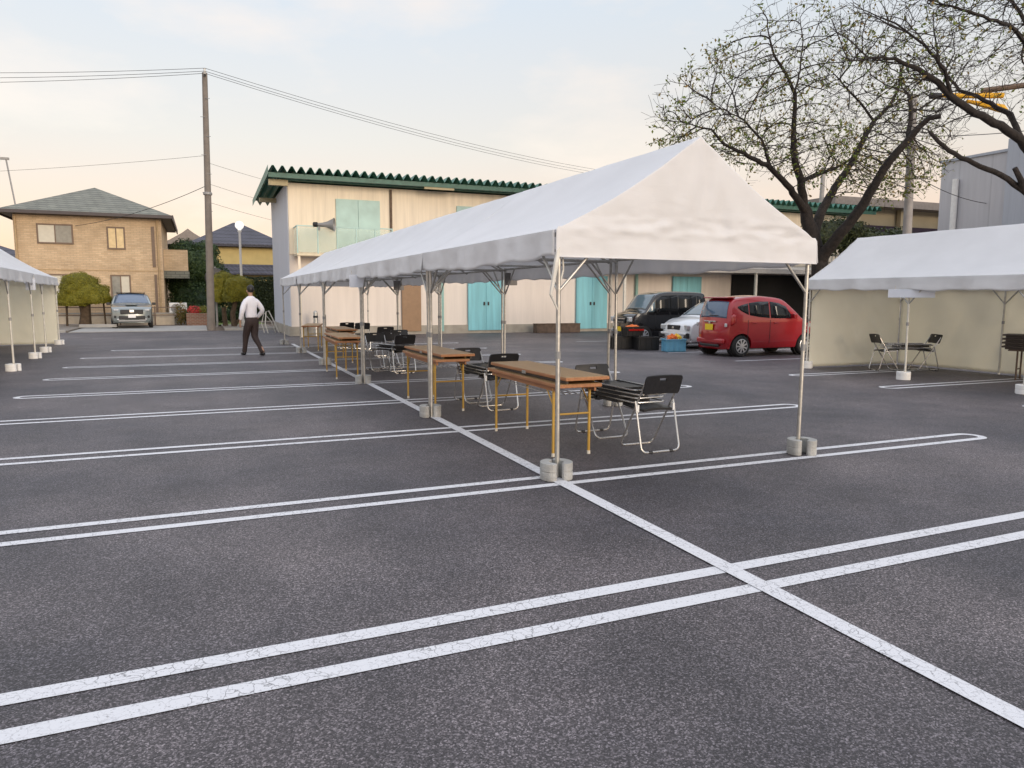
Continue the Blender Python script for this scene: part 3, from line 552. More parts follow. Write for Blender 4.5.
MB().tube([(0, 0, 0), (-.15, .1, 8.0), (-.76, .7, 12.4)], .06, 8).obj('shaft', M['grey'], t)
MB().box((-1.0, .7, 12.45), (.9, .2, .18)).obj('head', M['grey'], t)
t = thing('globe_lamp', 'slim white lamp post topped by a glowing globe near the walking man', 'street lamp', (1.95, 38.3, 0))
MB().lathe([(.09, 0), (.075, .3), (.06, .4), (.055, 4.5), (.09, 4.55), (.09, 4.62)], 16).obj('post', M['white'], t, smooth=True)
b = MB(); b.lathe([(.04, 4.6)]+[(.2*sin(a*pi/12), 4.84-.2*cos(a*pi/12)) for a in range(2, 12)]+[(.01, 5.04)], 20); b.obj('globe', M['globe'], t, smooth=True)
t = thing('road_mirror', 'round black-backed road mirror on a post above the right topiary', 'mirror', (.80, 39.0, 0))
MB().lathe([(.05, 0), (.045, 2.9)], 12).obj('post', M['grey'], t, smooth=True)
b = MB(); b.lathe([(.02, -.05), (.30, -.03), (.46, .0), (.48, .04), (.44, .05), (.02, .05)], 28, (0, -.1, 2.35), 'Y'); b.obj('mirror_disc', M['mirror'], t, smooth=True)

# ------------------------------------------------------------ grey building, beige building (right)
g = thing('grey_building', 'tall pale grey panelled building rising behind the right tent', 'building', (34, 3, 0))
part(MB().b2(34, 50, 3, 26.4, -.02, 8.1), 'wall', M['gwall'], g)
part(MB().b2(33.85, 36, 22.2, 23.1, -.02, 8.55).b2(33.7, 50.2, 2.9, 22.1, 7.9, 8.6) if False else MB().b2(33.75, 36, 20.6, 23.0, -.02, 8.6), 'corner_tower', M['gwall2'], g)
part(MB().b2(33.93, 50.1, 2.9, 26.5, 8.102, 8.22), 'parapet', M['gwall2'], g)
b = MB(); b.tube([(33.85, 25.5, 0), (33.85, 25.5, 7.2)], .14, 10); part(b, 'downpipe', M['white'], g, smooth=True)
part(MB().b2(33.93, 33.998, 24.1, 25.0, 3.5, 3.9).b2(33.93, 33.998, 12, 19, 4.6, 6.2), 'window', M['glass'], g)
g = thing('beige_building', 'low beige building with flat roof behind the pale concrete pole', 'building', (36, 34, 0))
part(MB().b2(34.5, 60, 34, 44, -.02, 6.9), 'wall', M['bwall'], g)
part(MB().b2(34.0, 60.5, 33.0, 44.5, 6.902, 7.35), 'roof_slab', M['shed'], g)
part(MB().b2(34.4, 60, 33.9, 33.997, 4.9, 5.9).b2(34.4, 60, 33.9, 33.997, 1.0, 4.2), 'window_band', M['purple'], g)
for x in (36.2, 40, 44): part(MB().b2(x, x+.5, 33.6, 33.89, 0, 6.9), 'pillar', M['bwall'], g)
t = thing('mesh_fence', 'pale mesh fence glimpsed under the bare cherry tree', 'fence', (24.5, 24.4, 0))
for i in range(9): MB().b2(i*1.5-.03, i*1.5+.03, -.03, .03, 0, 3.6).obj('post', M['steelp'], t)
b = MB()
for z in (2.6, 3.0, 3.3, 3.6): b.b2(0, 12, -.02, .02, z-.025, z+.025)
for i in range(60): b.b2(i*.2, i*.2+.02, -.015, .015, 2.6, 3.6)
b.obj('mesh_panel', M['steelp'], t)
# boom lift behind
t = thing('boom_lift', 'yellow boom of a lift truck reaching left above the cherry limbs', 'boom lift', (26.5, 14.5, 0))
o0 = Vector((26.5, 14.5, 0))
def L_(p): return tuple(Vector(p)-o0)
a, b_, c_ = Vector((22.09, 17.75, 8.0)), Vector((24.1, 16.72, 7.98)), Vector((26.5, 15.5, 8.35))
MB().tube([L_(a.lerp(b_, .14)), L_(a.lerp(b_, .3)), L_(b_)], [.05, .09, .09], 8).obj('upper_arm', M['boom'], t)
MB().tube([L_(a), L_(a.lerp(b_, .15))], .10, 8).obj('arm_tip', M['plast'], t)
MB().tube([L_((23.2, 17.3, 7.85)), L_((24.2, 16.8, 7.60)), L_((24.3, 16.7, 7.50))], [.05, .14, .07], 8).obj('lower_arm', M['boom'], t)
MB().tube([L_(b_+Vector((-.6, .3, .15))), L_((28, 14.6, 8.7))], .09, 8).obj('telescopic_tube', M['woodp'], t)
MB().tube([L_((28, 14.6, 8.7)), L_((27.6, 14.2, 1.6))], .2, 8).obj('main_arm', M['boom'], t)
MB().box((1.3, -.4, .95), (4.2, 1.9, .8)).obj('chassis', M['boom'], t, bevel=.05)
for x in (-.2, 2.8):
    for y in (-1.35, .5): MB().lathe([(.2, -.12), (.42, -.12), (.45, 0), (.42, .12), (.2, .12)], 18, (x, y, .45), 'Y').obj('wheel', M['tyre'], t)
# leaning yellow strut seen between cars and tent
t = MB().tube([(18.2, 15.9, 0), (19.35, 15.6, 3.0)], .06, 8).obj('yellow_strut', M['boom']); tag(t, 'leaning yellow pole behind the red car', 'pole')

# ------------------------------------------------------------ leafy plants
def leaves(pts, size, nrm=None, jit=.6, asp=.55):
    b = MB()
    for i, p in enumerate(pts):
        s = size*R.uniform(.6, 1.35)
        d = Vector((R.gauss(0, 1), R.gauss(0, 1), R.gauss(0, 1))).normalized()
        if nrm is not None: d = (nrm[i]+d*jit).normalized()
        a = d.orthogonal().normalized(); a = Matrix.Rotation(R.uniform(0, 6.28), 3, d) @ a; c = d.cross(a)
        P = Vector(p)
        b.add([P-a*s/2, P+c*s*asp/2+d*s*.08, P+a*s/2, P-c*s*asp/2+d*s*.08], [(0, 1, 2, 3)])
    return b
def blob_shell(c, r, n, depth=.15, lump=.12, bottom=-1):
    pts = []; nr = []
    while len(pts) < n:
        d = Vector((R.gauss(0, 1), R.gauss(0, 1), R.gauss(0, 1))).normalized()
        if d.z < bottom: continue
        k = 1+lump*noise.noise(d*2.2+Vector(c)*.7)*2
        k *= 1-depth*R.random()**1.6
        pts.append(Vector(c)+Vector((d.x*r[0], d.y*r[1], d.z*r[2]))*k); nr.append(Vector((d.x/r[0], d.y/r[1], d.z/r[2])).normalized())
    return pts, nr
def core(b, c, r, k=.88, lump=.12, bottom=-1):
    nu, nv = 20, 14
    def f(u, v):
        th = pi*v; ph = 2*pi*u; d = Vector((sin(th)*cos(ph), sin(th)*sin(ph), cos(th)))
        if d.z < bottom: d.z = bottom
        q = k*(1+lump*noise.noise(d*2.2+Vector(c)*.7)*2)
        return Vector(c)+Vector((d.x*r[0], d.y*r[1], d.z*r[2]))*q
    return b.grid(f, nu, nv)
def shrub(name, label, cat, base, blobs, trunks, m, size=.07, dens=900, bottom=-.45, k=.9, depth=.14, group=None):
    t = thing(name, label, cat, base, 0, group)
    if trunks:
        b = MB()
        for tr in trunks: b.tube([q[:3] for q in tr], [q[3] for q in tr], 8)
        b.obj('trunk', M['barkb'], t, smooth=True)
    b = MB()
    for c, r in blobs:
        area = 4*pi*((r[0]*r[1])**1.6/3+(r[0]*r[2])**1.6/3+(r[1]*r[2])**1.6/3)**(1/1.6)
        pts, nr = blob_shell(c, r, int(area*dens), depth, bottom=bottom)
        lb = leaves(pts, size, nr); b.add(lb.v, lb.f)
        if k: core(b, c, r, k, bottom=bottom)
    b.obj('crown', m, t, fix=False)
    return t
shrub('topiary_tree', 'large rounded mushroom-shaped topiary left of the grey SUV', 'topiary', (-4.98, 40.2, .05),
      [((.05, 0, 1.38), (1.12, 1.05, .74)), ((-.12, 0, 1.82), (.84, .85, .72)), ((-.40, -.1, 1.15), (.75, .8, .45)), ((.55, 0, 1.35), (.62, .7, .62))],
      [[(0, 0, 0, .28), (.05, 0, .6, .22), (.02, 0, 1.2, .26)], [(-.75, .1, 0, .05), (-.72, .1, 1.2, .05)], [(.85, .1, 0, .04), (.8, .1, 1.2, .04)]], M['topi'], .06, 800)
shrub('topiary_tree', 'rounded topiary bush close to the utility pole, left of its pair', 'topiary', (1.05, 38.4, .05),
      [((0, 0, 1.6), (.66, .7, 1.0)), ((.15, 0, 2.15), (.5, .55, .45))], [[(.1, 0, 0, .12), (.05, 0, .9, .1)]], M['topi'], .055, 950, group='topiary pair by the pole')
shrub('topiary_tree', 'egg-shaped topiary bush leaning right toward the globe lamp', 'topiary', (1.62, 37.7, .05),
      [((.15, 0, 1.72), (.72, .7, .70)), ((-.05, 0, 1.4), (.6, .6, .5))], [[(-.1, 0, 0, .13), (-.15, .1, .6, .12), (0, 0, 1.2, .1)], [(-.1, 0, 0, .08), (.3, 0, .6, .06), (.35, 0, 1.2, .05)]], M['topi'], .055, 950, group='topiary pair by the pole')
shrub('evergreen_tree', 'dark evergreen tree filling the gap right of the brick house', 'tree', (-.4, 47.5, 0),
      [((-.15, 0, 2.3), (1.2, 1.2, 1.5)), ((.5, -.4, 3.2), (1.3, 1.1, 1.2)), ((-.3, .3, 3.9), (.9, .9, .9)), ((1.3, -.2, 2.0), (1.0, 1, 1.5)), ((.9, 0, 4.1), (.8, .8, .6)), ((.3, -.8, 1.2), (1.5, .9, 1.0))],
      [[(.2, 0, 0, .18), (.2, 0, 2, .14), (.3, 0, 3.6, .08)]], M['darkleaf'], .13, 240, -1, .8, .35)
t = thing('hedge', 'dark clipped hedge behind the walking man', 'hedge', (3.4, 45, 0))
pts = []; nr = []
for _ in range(9000):
    u, v = R.random(), R.random()
    s = R.random()
    if s < .7: pts.append(Vector((-1.9+u*4.6, -.6+R.gauss(0, .07), .15+v*2.35+.12*noise.noise((u*6, v*3, 0))))); nr.append(Vector((0, -1, .2)))
    else: pts.append(Vector((-1.9+u*4.6, -.6+v*1.2, 2.5+.14*noise.noise((u*9, v*3, 2))))); nr.append(Vector((0, 0, 1)))
lb = leaves(pts, .12, nr, .8); lb.b2(-1.85, 2.6, -.5, .5, .1, 2.35)
lb.obj('foliage', M['hedge'], t, fix=False)
t = thing('hedge', 'low green shrubbery row behind the flower planter', 'hedge', (.3, 43.2, 0))
pts, nr = blob_shell((0, 0, .5), (1.7, .5, .55), 2600, .3, bottom=-.9); lb = leaves(pts, .1, nr); core(lb, (0, 0, .5), (1.7, .5, .55), .8, bottom=-.9); lb.obj('foliage', M['darkleaf'], t, fix=False)
t = thing('flower_planter', 'red brick planter with red flowers by the driveway', 'planter', (-.05, 41.2, 0))
MB().b2(-.55, .55, -.3, .3, 0, .62).obj('planter_box', M['bbrick'], t, bevel=.01)
pts, nr = blob_shell((-.15, 0, .78), (.35, .28, .22), 400, .3); leaves(pts, .08, nr).obj('flowers', M['flower'], t, fix=False)
pts, nr = blob_shell((.3, 0, .75), (.32, .28, .25), 400, .3); leaves(pts, .08, nr).obj('foliage', M['topi'], t, fix=False)
t = thing('brown_shrub', 'small thin bush standing left of the brick planter', 'shrub', (-.85, 41.6, 0))
pts, nr = blob_shell((0, 0, .6), (.32, .3, .6), 500, .5); leaves(pts, .09, nr).obj('foliage', M['leaf'], t, fix=False)
MB().tube([(0, 0, 0), (0, 0, .8)], .03, 6).obj('stem', M['barkb'], t)
# garden stakes and tipped handcart-like frame beside the hall corner
t = thing('garden_rack', 'small tipped tubular rack beside the hall corner', 'rack', (2.55, 31.6, 0), .3); t.scale = (.75, .75, .75)
b = MB(); b.tube([(0, 0, 0), (-.1, .1, .5), (0, .2, 1.15), (.15, .2, 1.2), (.4, .1, .6), (.62, 0, 0)], .03, 8); b.tube([(0, .5, 0), (-.1, .6, .5), (0, .5, 1.1), (.4, .5, .6), (.62, .5, 0)], .03, 8); b.obj('frame', M['steelp'], t, smooth=True)

# ------------------------------------------------------------ cherry trees (grown toward random points, then thickened)
def cherry(label, trunk, limbs, crowns, base, natt, m_leaf, nleaf, step=.22, seed=3, infl=2.4, kill=.30, leafsz=.085, rmin=.0052):
    rr = random.Random(seed)
    P = []; par = []; rad0 = []
    def addline(pl):
        prev = None
        v0 = Vector(pl[0][:3])
        if P:
            prev = min(range(len(P)), key=lambda i: (P[i]-v0).length)
        else:
            P.append(v0); par.append(-1); rad0.append(pl[0][3]); prev = 0
        for i in range(len(pl)-1):
            a, b_ = Vector(pl[i][:3]), Vector(pl[i+1][:3]); n = max(1, int((b_-a).length/step))
            for k in range(1, n+1):
                s = k/n; q = a.lerp(b_, s)+Vector((rr.gauss(0, .012), rr.gauss(0, .012), rr.gauss(0, .012)))
                P.append(q); par.append(prev); rad0.append(pl[i][3]*(1-s)+pl[i+1][3]*s); prev = len(P)-1
    addline(trunk); nt_ = len(P)
    for l in limbs: addline(l)
    n0 = len(P)
    att = []
    while len(att) < natt:
        c, r = crowns[rr.randrange(len(crowns))]
        d = Vector((rr.uniform(-1, 1), rr.uniform(-1, 1), rr.uniform(-1, 1)))
        if d.length > 1: continue
        att.append(Vector(c)+Vector((d.x*r[0], d.y*r[1], d.z*r[2])))
    tt = len(trunk)
    for it in range(60):
        kd = kdtree.KDTree(len(P))
        for i, p in enumerate(P): kd.insert(p, i)
        kd.balance(); grow = {}; rest = []
        for a in att:
            co, i, d = kd.find(a)
            if d < kill: continue
            rest.append(a)
            if d < infl and i >= nt_-2: grow.setdefault(i, Vector()).__iadd__((a-co).normalized())
        att = rest
        if not grow: break
        for i, v in grow.items():
            if v.length < 1e-3: continue
            v = (v.normalized()*.75+(P[i]-P[par[i]]).normalized()*.55+Vector((rr.gauss(0, .12), rr.gauss(0, .12), rr.gauss(0, .12)))).normalized()
            P.append(P[i]+v*step*.8); par.append(i); rad0.append(0)
        if len(P) > 9000: break
    # side twigs
    nb = len(P)
    for i in range(n0, nb):
        if rr.random() < .75:
            d = (Vector((rr.gauss(0, 1), rr.gauss(0, 1), rr.gauss(.2, 1))).normalized()+(P[i]-P[par[i]]).normalized()*.8).normalized(); q = i
            for k in range(rr.choice((1, 2, 3))):
                P.append(P[q]+d*step*.85); par.append(q); rad0.append(0); q = len(P)-1
                d = (d+Vector((rr.gauss(0, .2), rr.gauss(0, .2), rr.gauss(0, .2)))).normalized()
    n = len(P); kids = [[] for _ in range(n)]
    for i in range(1, n): kids[par[i]].append(i)
    rad = [0.]*n; ex = 2.2
    order = list(range(n))[::-1]
    acc = [0.]*n
    for i in order:
        rad[i] = max(rmin, acc[i]**(1/ex)) if acc[i] else rmin
        if rad0[i]: rad[i] = max(rad0[i], 0)
        else: rad[i] = min(rad[i], .042)
        if par[i] >= 0: acc[par[i]] += rad[i]**ex
    t = thing('cherry_tree', label, 'tree', base)
    ob = Vector(base); big, small = MB(), MB()
    used = set()
    def chain(i):
        ch = [i]
        while kids[ch[-1]]:
            nx = max(kids[ch[-1]], key=lambda q: rad[q])
            ch.append(nx)
        return ch
    starts = [(0, None)]
    while starts:
        i, p0 = starts.pop(); ch = chain(i)
        idx = ([p0] if p0 is not None else [])+ch
        rr_ = [rad[k] for k in idx]
        if p0 is not None: rr_[0] = min(rad[p0], rad[i]*1.25)
        seg = (big if rad[i] > .035 else small)
        if len(idx) > 1: seg.tube([P[k]-ob for k in idx], rr_, 9 if rad[i] > .12 else (6 if rad[i] > .035 else 3))
        for k in ch:
            mk = max(kids[k], key=lambda q: rad[q]) if kids[k] else None
            for q in kids[k]:
                if q != mk: starts.append((q, k))
    big.obj('trunk', M['bark'], t, smooth=60)
    cr_ = small.obj('crown', M['twig'], t, fix=False)
    tips = [i for i in range(n0, n) if rad[i] < .02]
    pts = []
    for _ in range(nleaf):
        i = rr.choice(tips)
        # leaves gather in some parts of the crown and leave others bare
        if noise.noise(P[i]*.45+Vector((seed, 0, 0))) < rr.uniform(-.35, .25): continue
        pts.append(P[i]-ob+Vector((rr.gauss(0, .06), rr.gauss(0, .06), rr.gauss(-.03, .06))))
    leaves(pts, leafsz).obj('leaves', m_leaf, t, fix=False)
    return t
trunk=[(20.15,19.74,-0.05,0.420),(20.15,19.92,1.43,0.380),(20.10,20.11,2.75,0.360),(19.92,20.30,3.69,0.330),(19.76,20.47,4.49,0.260)]
l1=[(19.76,20.47,4.49,0.200),(19.38,20.43,5.52,0.170),(18.98,20.40,6.49,0.140),(18.91,20.34,7.50,0.100),(18.82,20.26,8.32,0.080),(18.40,20.31,8.99,0.060),(17.86,20.27,9.46,0.050),(17.57,20.27,10.21,0.030)]
l1b=[(18.82,20.26,8.32,0.050),(19.32,20.61,9.25,0.040),(19.76,21.01,10.40,0.030),(19.85,21.29,11.24,0.020)]
l2=[(19.76,20.47,4.49,0.180),(18.68,20.14,5.20,0.140),(17.54,19.82,5.74,0.110),(16.22,19.54,6.04,0.080),(15.38,19.48,6.24,0.060),(14.81,19.44,6.64,0.040),(14.09,19.54,6.74,0.030)]
l2b=[(17.54,19.82,5.74,0.070),(16.88,19.54,6.52,0.050),(16.10,19.50,7.06,0.040),(15.02,19.56,7.43,0.025)]
l3=[(19.92,20.30,3.69,0.260),(20.67,20.65,4.62,0.200),(21.45,20.87,5.46,0.170),(22.35,21.05,6.43,0.140),(23.04,21.20,7.34,0.120),(23.70,21.35,8.11,0.100),(24.54,21.41,8.79,0.080),(25.06,21.50,9.49,0.060),(25.42,21.69,10.43,0.040)]
l3b=[(23.70,21.35,8.11,0.070),(22.89,21.21,8.58,0.060),(22.18,21.11,8.91,0.050),(21.38,21.08,9.44,0.030)]
l4=[(20.10,20.11,2.75,0.300),(20.18,19.51,3.47,0.250),(20.35,19.07,4.04,0.220),(20.51,18.65,4.66,0.200),(20.59,18.36,5.18,0.180),(20.71,18.15,5.67,0.170),(20.86,17.82,6.16,0.150),(21.08,17.56,6.53,0.140),(21.18,17.34,6.86,0.120),(21.30,17.10,7.10,0.110),(21.43,16.83,7.11,0.100)]
l4b=[(21.02,17.57,6.47,0.110),(21.29,17.77,7.18,0.090),(21.41,17.93,7.94,0.080)]
l5=[(19.38,20.43,5.52,0.100),(20.49,20.88,5.82,0.090),(22.20,21.33,6.40,0.070),(23.11,21.55,6.86,0.050)]
S_ = lambda L_: [tuple((*q[:3], q[3]*.78)) for q in L_]
trunk, l1, l1b, l2, l2b, l3, l3b, l4, l4b, l5 = map(S_, (trunk, l1, l1b, l2, l2b, l3, l3b, l4, l4b, l5))
cherry('bare wide cherry tree with sparse yellowing leaves standing behind the red car', trunk, [l1, l1b, l2, l2b, l3, l3b, l4, l4b, l5],
       [((18.9, 20.6, 9.0), (3.2, 2.6, 2.6)), ((16.6, 20.2, 7.6), (3.0, 2.2, 1.9)), ((21.8, 20.2, 8.6), (3.0, 2.6, 2.4)), ((23.0, 20.0, 7.2), (2.6, 2.2, 1.9)), ((14.9, 19.8, 6.8), (2.0, 1.4, 1.1)), ((19.0, 19.6, 6.4), (3.2, 1.8, 1.1)), ((22.4, 19.4, 6.0), (2.2, 1.8, 1.2))],
       (20.15, 19.74, 0), 4300, M['leafg'], 9500, leafsz=.12, kill=.25)
trunk2=[(18.45,10.60,-0.05,0.360),(18.45,10.81,1.47,0.330),(18.36,11.02,2.84,0.310),(18.08,11.24,3.63,0.300)]
a1=[(18.08,11.24,3.63,0.280),(17.59,11.23,4.49,0.200),(17.03,11.31,5.00,0.170),(16.50,11.46,5.29,0.160),(15.80,11.57,5.54,0.140),(15.13,11.67,5.81,0.130),(14.81,11.73,6.10,0.110),(14.28,11.76,6.30,0.090),(13.45,11.68,6.40,0.060),(12.72,11.65,6.32,0.040),(12.10,11.56,6.14,0.025)]
a2=[(15.13,11.67,5.81,0.080),(14.77,11.55,6.30,0.070),(14.13,11.55,6.72,0.050),(13.49,11.51,6.92,0.030)]
b1_=[(17.03,11.31,5.00,0.120),(17.12,11.68,5.63,0.100),(17.01,12.22,6.07,0.080),(16.77,12.69,6.38,0.060),(16.63,13.14,6.94,0.040)]
low=[(18.08,11.24,3.63,0.200),(17.56,11.37,3.84,0.150),(17.16,11.47,4.10,0.120),(16.75,11.55,4.28,0.105),(16.15,11.61,4.43,0.095),(15.56,11.66,4.58,0.090),(15.07,11.66,4.76,0.080),(14.75,11.72,4.98,0.075)]
stub=[(17.30,11.39,3.99,0.100),(17.16,11.36,4.15,0.120),(16.99,11.36,4.40,0.100)]
top=[(17.59,11.23,4.49,0.140),(17.22,10.98,5.59,0.120),(16.74,10.86,6.55,0.100),(15.77,10.91,7.14,0.070),(14.72,11.04,7.29,0.050),(13.70,11.16,7.41,0.030)]
top2=[(17.22,10.98,5.59,0.100),(17.83,11.85,7.61,0.080),(17.65,12.53,8.92,0.050),(17.00,13.12,9.71,0.030)]
up3=[(16.74,10.86,6.55,0.080),(16.00,10.93,8.07,0.060),(14.50,11.20,8.70,0.040)]
S_ = lambda L_: [tuple((*q[:3], q[3]*.58)) for q in L_]
trunk2, a1, a2, b1_, low, stub, top, top2, up3 = map(S_, (trunk2, a1, a2, b1_, low, stub, top, top2, up3))
cherry('near cherry tree overhanging the right tent, its trunk beyond the picture edge', trunk2, [a1, a2, b1_, low, stub, top, top2, up3],
       [((15.2, 11.8, 7.3), (2.6, 1.8, 1.5)), ((13.6, 11.7, 6.9), (2.0, 1.2, 1.0)), ((17.2, 12.0, 7.4), (2.4, 1.8, 2.0)), ((15.6, 12.6, 5.9), (1.6, 1.0, .8))],
       (18.45, 10.6, 0), 3400, M['leafg'], 2400, step=.17, seed=11, infl=1.9, kill=.22, leafsz=.085, rmin=.0042)
t = shrub('evergreen_bush', 'dark evergreen bush right of the cherry trunk behind the right tent', 'shrub', (28.2, 24.9, 0), [((0, 0, 3.7), (1.1, .9, .9)), ((1.6, .2, 4.0), (1.0, .9, .7)), ((.8, 0, 2.9), (1.6, 1.0, .9))], [[(.8, 0, 0, .14), (.8, 0, 3, .1)]], M['hedge'], .15, 150, -1, .8, .35)

shrub('evergreen_bush', 'dark leafy mass around the foot of the bare cherry behind the cars', 'shrub', (23.0, 23.2, 0), [((.4, 0, 3.9), (1.3, .9, .8)), ((1.6, .2, 4.2), (1.2, .9, .6)), ((2.6, .2, 3.6), (1.1, .9, .9))], [[(0, 0, 0, .12), (0, 0, 3, .08)], [(1.8, 0, 0, .1), (1.8, 0, 3.4, .07)]], M['hedge'], .15, 130, -1, .75, .4)
# ------------------------------------------------------------ tents
def tent(label, loc, rz, L, W=2.65, E=2.0, Rg=2.84, gables=(False, False), walls=(), poles_y=None, cm=None, name='event_tent', seed=0, strap=False, side_poles=(True, True), group='white event tents', ext=.04):
    cm = cm or M['canvas']
    t = thing(name, label, 'tent', loc, rz, group)
    rn = random.Random(seed); ph = rn.uniform(0, 6)
    ov = .05; drop = .20
    def roofz(x):    # x in 0..W
        s = abs(x-W/2)/(W/2); return Rg-(Rg-E-.03)*s-.05*sin(pi*min(1, s))
    # canopy: from left valance hem, up over ridge, to right hem
    prof = []
    for k in range(9): prof.append(('v', -ov, k/8))
    nx = 22
    for k in range(nx+1): prof.append(('r', -ov+(W+2*ov)*k/nx, 0))
    for k in range(9): prof.append(('v', W+ov, 1-k/8))
    ny = max(24, int(L/.05)); y0, y1 = -.04, L+ext
    vs = []
    for j in range(ny+1):
        y = y0+(y1-y0)*j/ny; s = j/ny
        edge = sin(pi*min(1, max(0, s)))
        for kind, x, q in prof:
            if kind == 'r':
                xs = min(max(x, 0), W)
                z = roofz(xs)-(.02 if (x < 0 or x > W) else 0)
                z -= .035*edge*sin(pi*abs(xs-W/2)/(W/2))*(1+.4*noise.noise((xs*1.3, y*1.1, ph)))
                z += .006*noise.noise((xs*2.5, y*3, ph))
                vs.append((x, y, z))
            else:
                sg = -1 if x < 0 else 1
                top_z = E+.01; hem = E-drop-.035*edge+.018*noise.noise((y*1.7, ph, 3))+.010*sin(y*9+ph)
                z = hem+(top_z-hem)*q
                wv = (1-q)*(.020*sin(y*5.2+ph)+.040*noise.noise((y*4.3, ph, 9)))+.012*(1.1-q)*noise.noise((y*8, q*1.5, ph))+.004*noise.noise((y*17, q*3, ph+3))
                vs.append((x+sg*(.012+.01*(1-q))+wv, y, z))
    n = len(prof)
    b = MB(); b.add(vs, [(j*n+i, (j+1)*n+i, (j+1)*n+i+1, j*n+i+1) for j in range(ny) for i in range(n-1)])
    o = b.obj('canopy', cm, t, smooth=70, fix=False)
    so_ = o.modifiers.new('thickness', 'SOLIDIFY'); so_.thickness = .003; so_.offset = 0
    def cloth_wall(name_, pa, pb, ztop, zbot, m_, nu=60, nv=26, amp=.03):
        pa, pb = Vector(pa), Vector(pb); dr = (pb-pa); nn = Vector((-dr.y, dr.x)).normalized()
        def f(u, v):
            q = pa.lerp(pb, u); zt = ztop(u) if callable(ztop) else ztop
            z = zbot+(zt-zbot)*v
            w_ = amp*sin(pi*min(1, max(0, u)))*(noise.noise((q.x*1.5+q.y*1.5, z*.7, ph))*1.3+.5*noise.noise((q.x*4+q.y*4+z*2, z*2.5, ph+4)))*(.25+.75*(1-v)**.5)
            if name_ == 'gable_panel':
                c_ = math.exp(-((q.x-W/2)/.38)**2)*min(1, max(0, (z-E)/.25))
                w_ += .010*c_*sin(q.x*24+2.2*noise.noise((q.x*2, z*1.5, ph)))
                lo_ = math.exp(-((z-E-.06)/.11)**2)
                w_ += .011*lo_*noise.noise((q.x*2.3, z*7, ph+7))+.016*lo_*noise.noise((q.x*6, z*14, ph+2))+.010*noise.noise((q.x*7, z*3, ph+1))
            return (q.x+nn.x*w_, q.y+nn.y*w_, z)
        ob = MB().grid(f, nu, nv).obj(name_, m_, t, smooth=70, fix=False)
        s2 = ob.modifiers.new('thickness', 'SOLIDIFY'); s2.thickness = .003; s2.offset = 0
        return ob
    for gi, yy in ((0, -.055), (1, L+.055)):
        if gables[gi]:
            cloth_wall('gable_panel', (-ov-.005, yy), (W+ov+.005, yy), lambda u: roofz(min(max(-ov+(W+2*ov)*u, 0), W))+.006-(.03 if u in (0, 1) else 0), E-drop+.0, cm, 150, 70, .05)
            MB().tube([(-ov, yy-.006, E-drop), (W+ov, yy-.006, E-drop)], .006, 5).obj('hem', cm, t)
    for side in walls:
        z1 = E-.03
        if side == 'front': cloth_wall('side_curtain', (.02, .03), (W-.02, .03), z1, .03, M['curtain'], amp=.07)
        if side == 'back': cloth_wall('side_curtain', (.02, L-.03), (W-.02, L-.03), z1, .03, M['curtain'], amp=.07)
        if side == 'right': cloth_wall('side_curtain', (W+.0, .05), (W+.0, L-.05), z1, .03, M['curtain'], 90, 26, .10)
        if side == 'left': cloth_wall('side_curtain', (0, .05), (0, L-.05), z1, .03, M['curtain'], 90, 26, .10)
    ys = poles_y or (0, L)
    r = .019
    def pipe(nm, *pp, rr_=r, m_=None): return MB().tube(pp, rr_, 10).obj(nm, m_ or M['steel'], t, smooth=True)
    for y in ys:
        for x in (0, W):
            lx = rn.uniform(-.02, .02); ly = rn.uniform(-.02, .02)
            MB().tube([(x+lx, y+ly, 0), (x+lx*.5, y+ly*.5, E*.5), (x, y, E)], [r, r, r], 10).obj('pole', M['steel'] if cm is M['canvas'] else M['steelp'], t, smooth=True)
            MB().tube([(x+lx*.4, y+ly*.4, 1.0), (x+lx*.38, y+ly*.38, 1.06)], r+.006, 10).obj('pole_collar', M['grey'], t)
            sx = .42 if x == 0 else -.42
            if y in (ys[0], ys[-1]): pipe('brace', (x, y, E-.48), (x+sx, y, E-.03), rr_=.013)
            for sy in (-1, 1):
                if (y+sy*.42) < -.01 or (y+sy*.42) > L+.01: continue
                pipe('brace', (x, y, E-.48), (x, y+sy*.42, E-.03), rr_=.013)
    for x in (0, W): pipe('eave_bar', (x, 0, E-.02), (x, L, E-.02), rr_=.018)
    pipe('ridge_bar', (W/2, 0, Rg-.11), (W/2, L, Rg-.11), rr_=.018)
    for y in sorted(set([0, L/2, L])):
        yy = min(max(y, .02), L-.02)
        pipe('rafter', (.02, yy, E-.05), (W/2, yy, Rg-.17), (W-.02, yy, E-.05), rr_=.016)
        pipe('tie_bar', (0, yy, E-.035), (W, yy, E-.035), rr_=.014)
    if strap:
        MB().tube([(.0, -.03, E-.02), (-.05, -.06, E-.25), (-.09, -.05, E-.5), (-.02, -.03, E-.62)], [.012, .022, .014, .006], 6).obj('tie_strap', M['cord'], t)
        MB().tube([(.04, .02, E-.05), (.07, .05, E-.3), (.01, .03, E-.5)], [.008, .008, .008], 6).obj('tie_strap', M['cord'], t)
    return t
spans = [(5.42, 3.42), (8.98, 3.72), (12.84, 3.66), (16.62, 3.66), (20.38, 3.62)]
def TX(y): return 2.68-.0148*(y-5.42)
lbl = ['nearest tent of the long central row, pointed white gable facing the front', 'second tent of the long central row, behind the gabled one', 'third and middle tent of the long central row', 'fourth tent of the long central row, next to the hall end', 'farthest tent of the long central row, beside the hall corner']
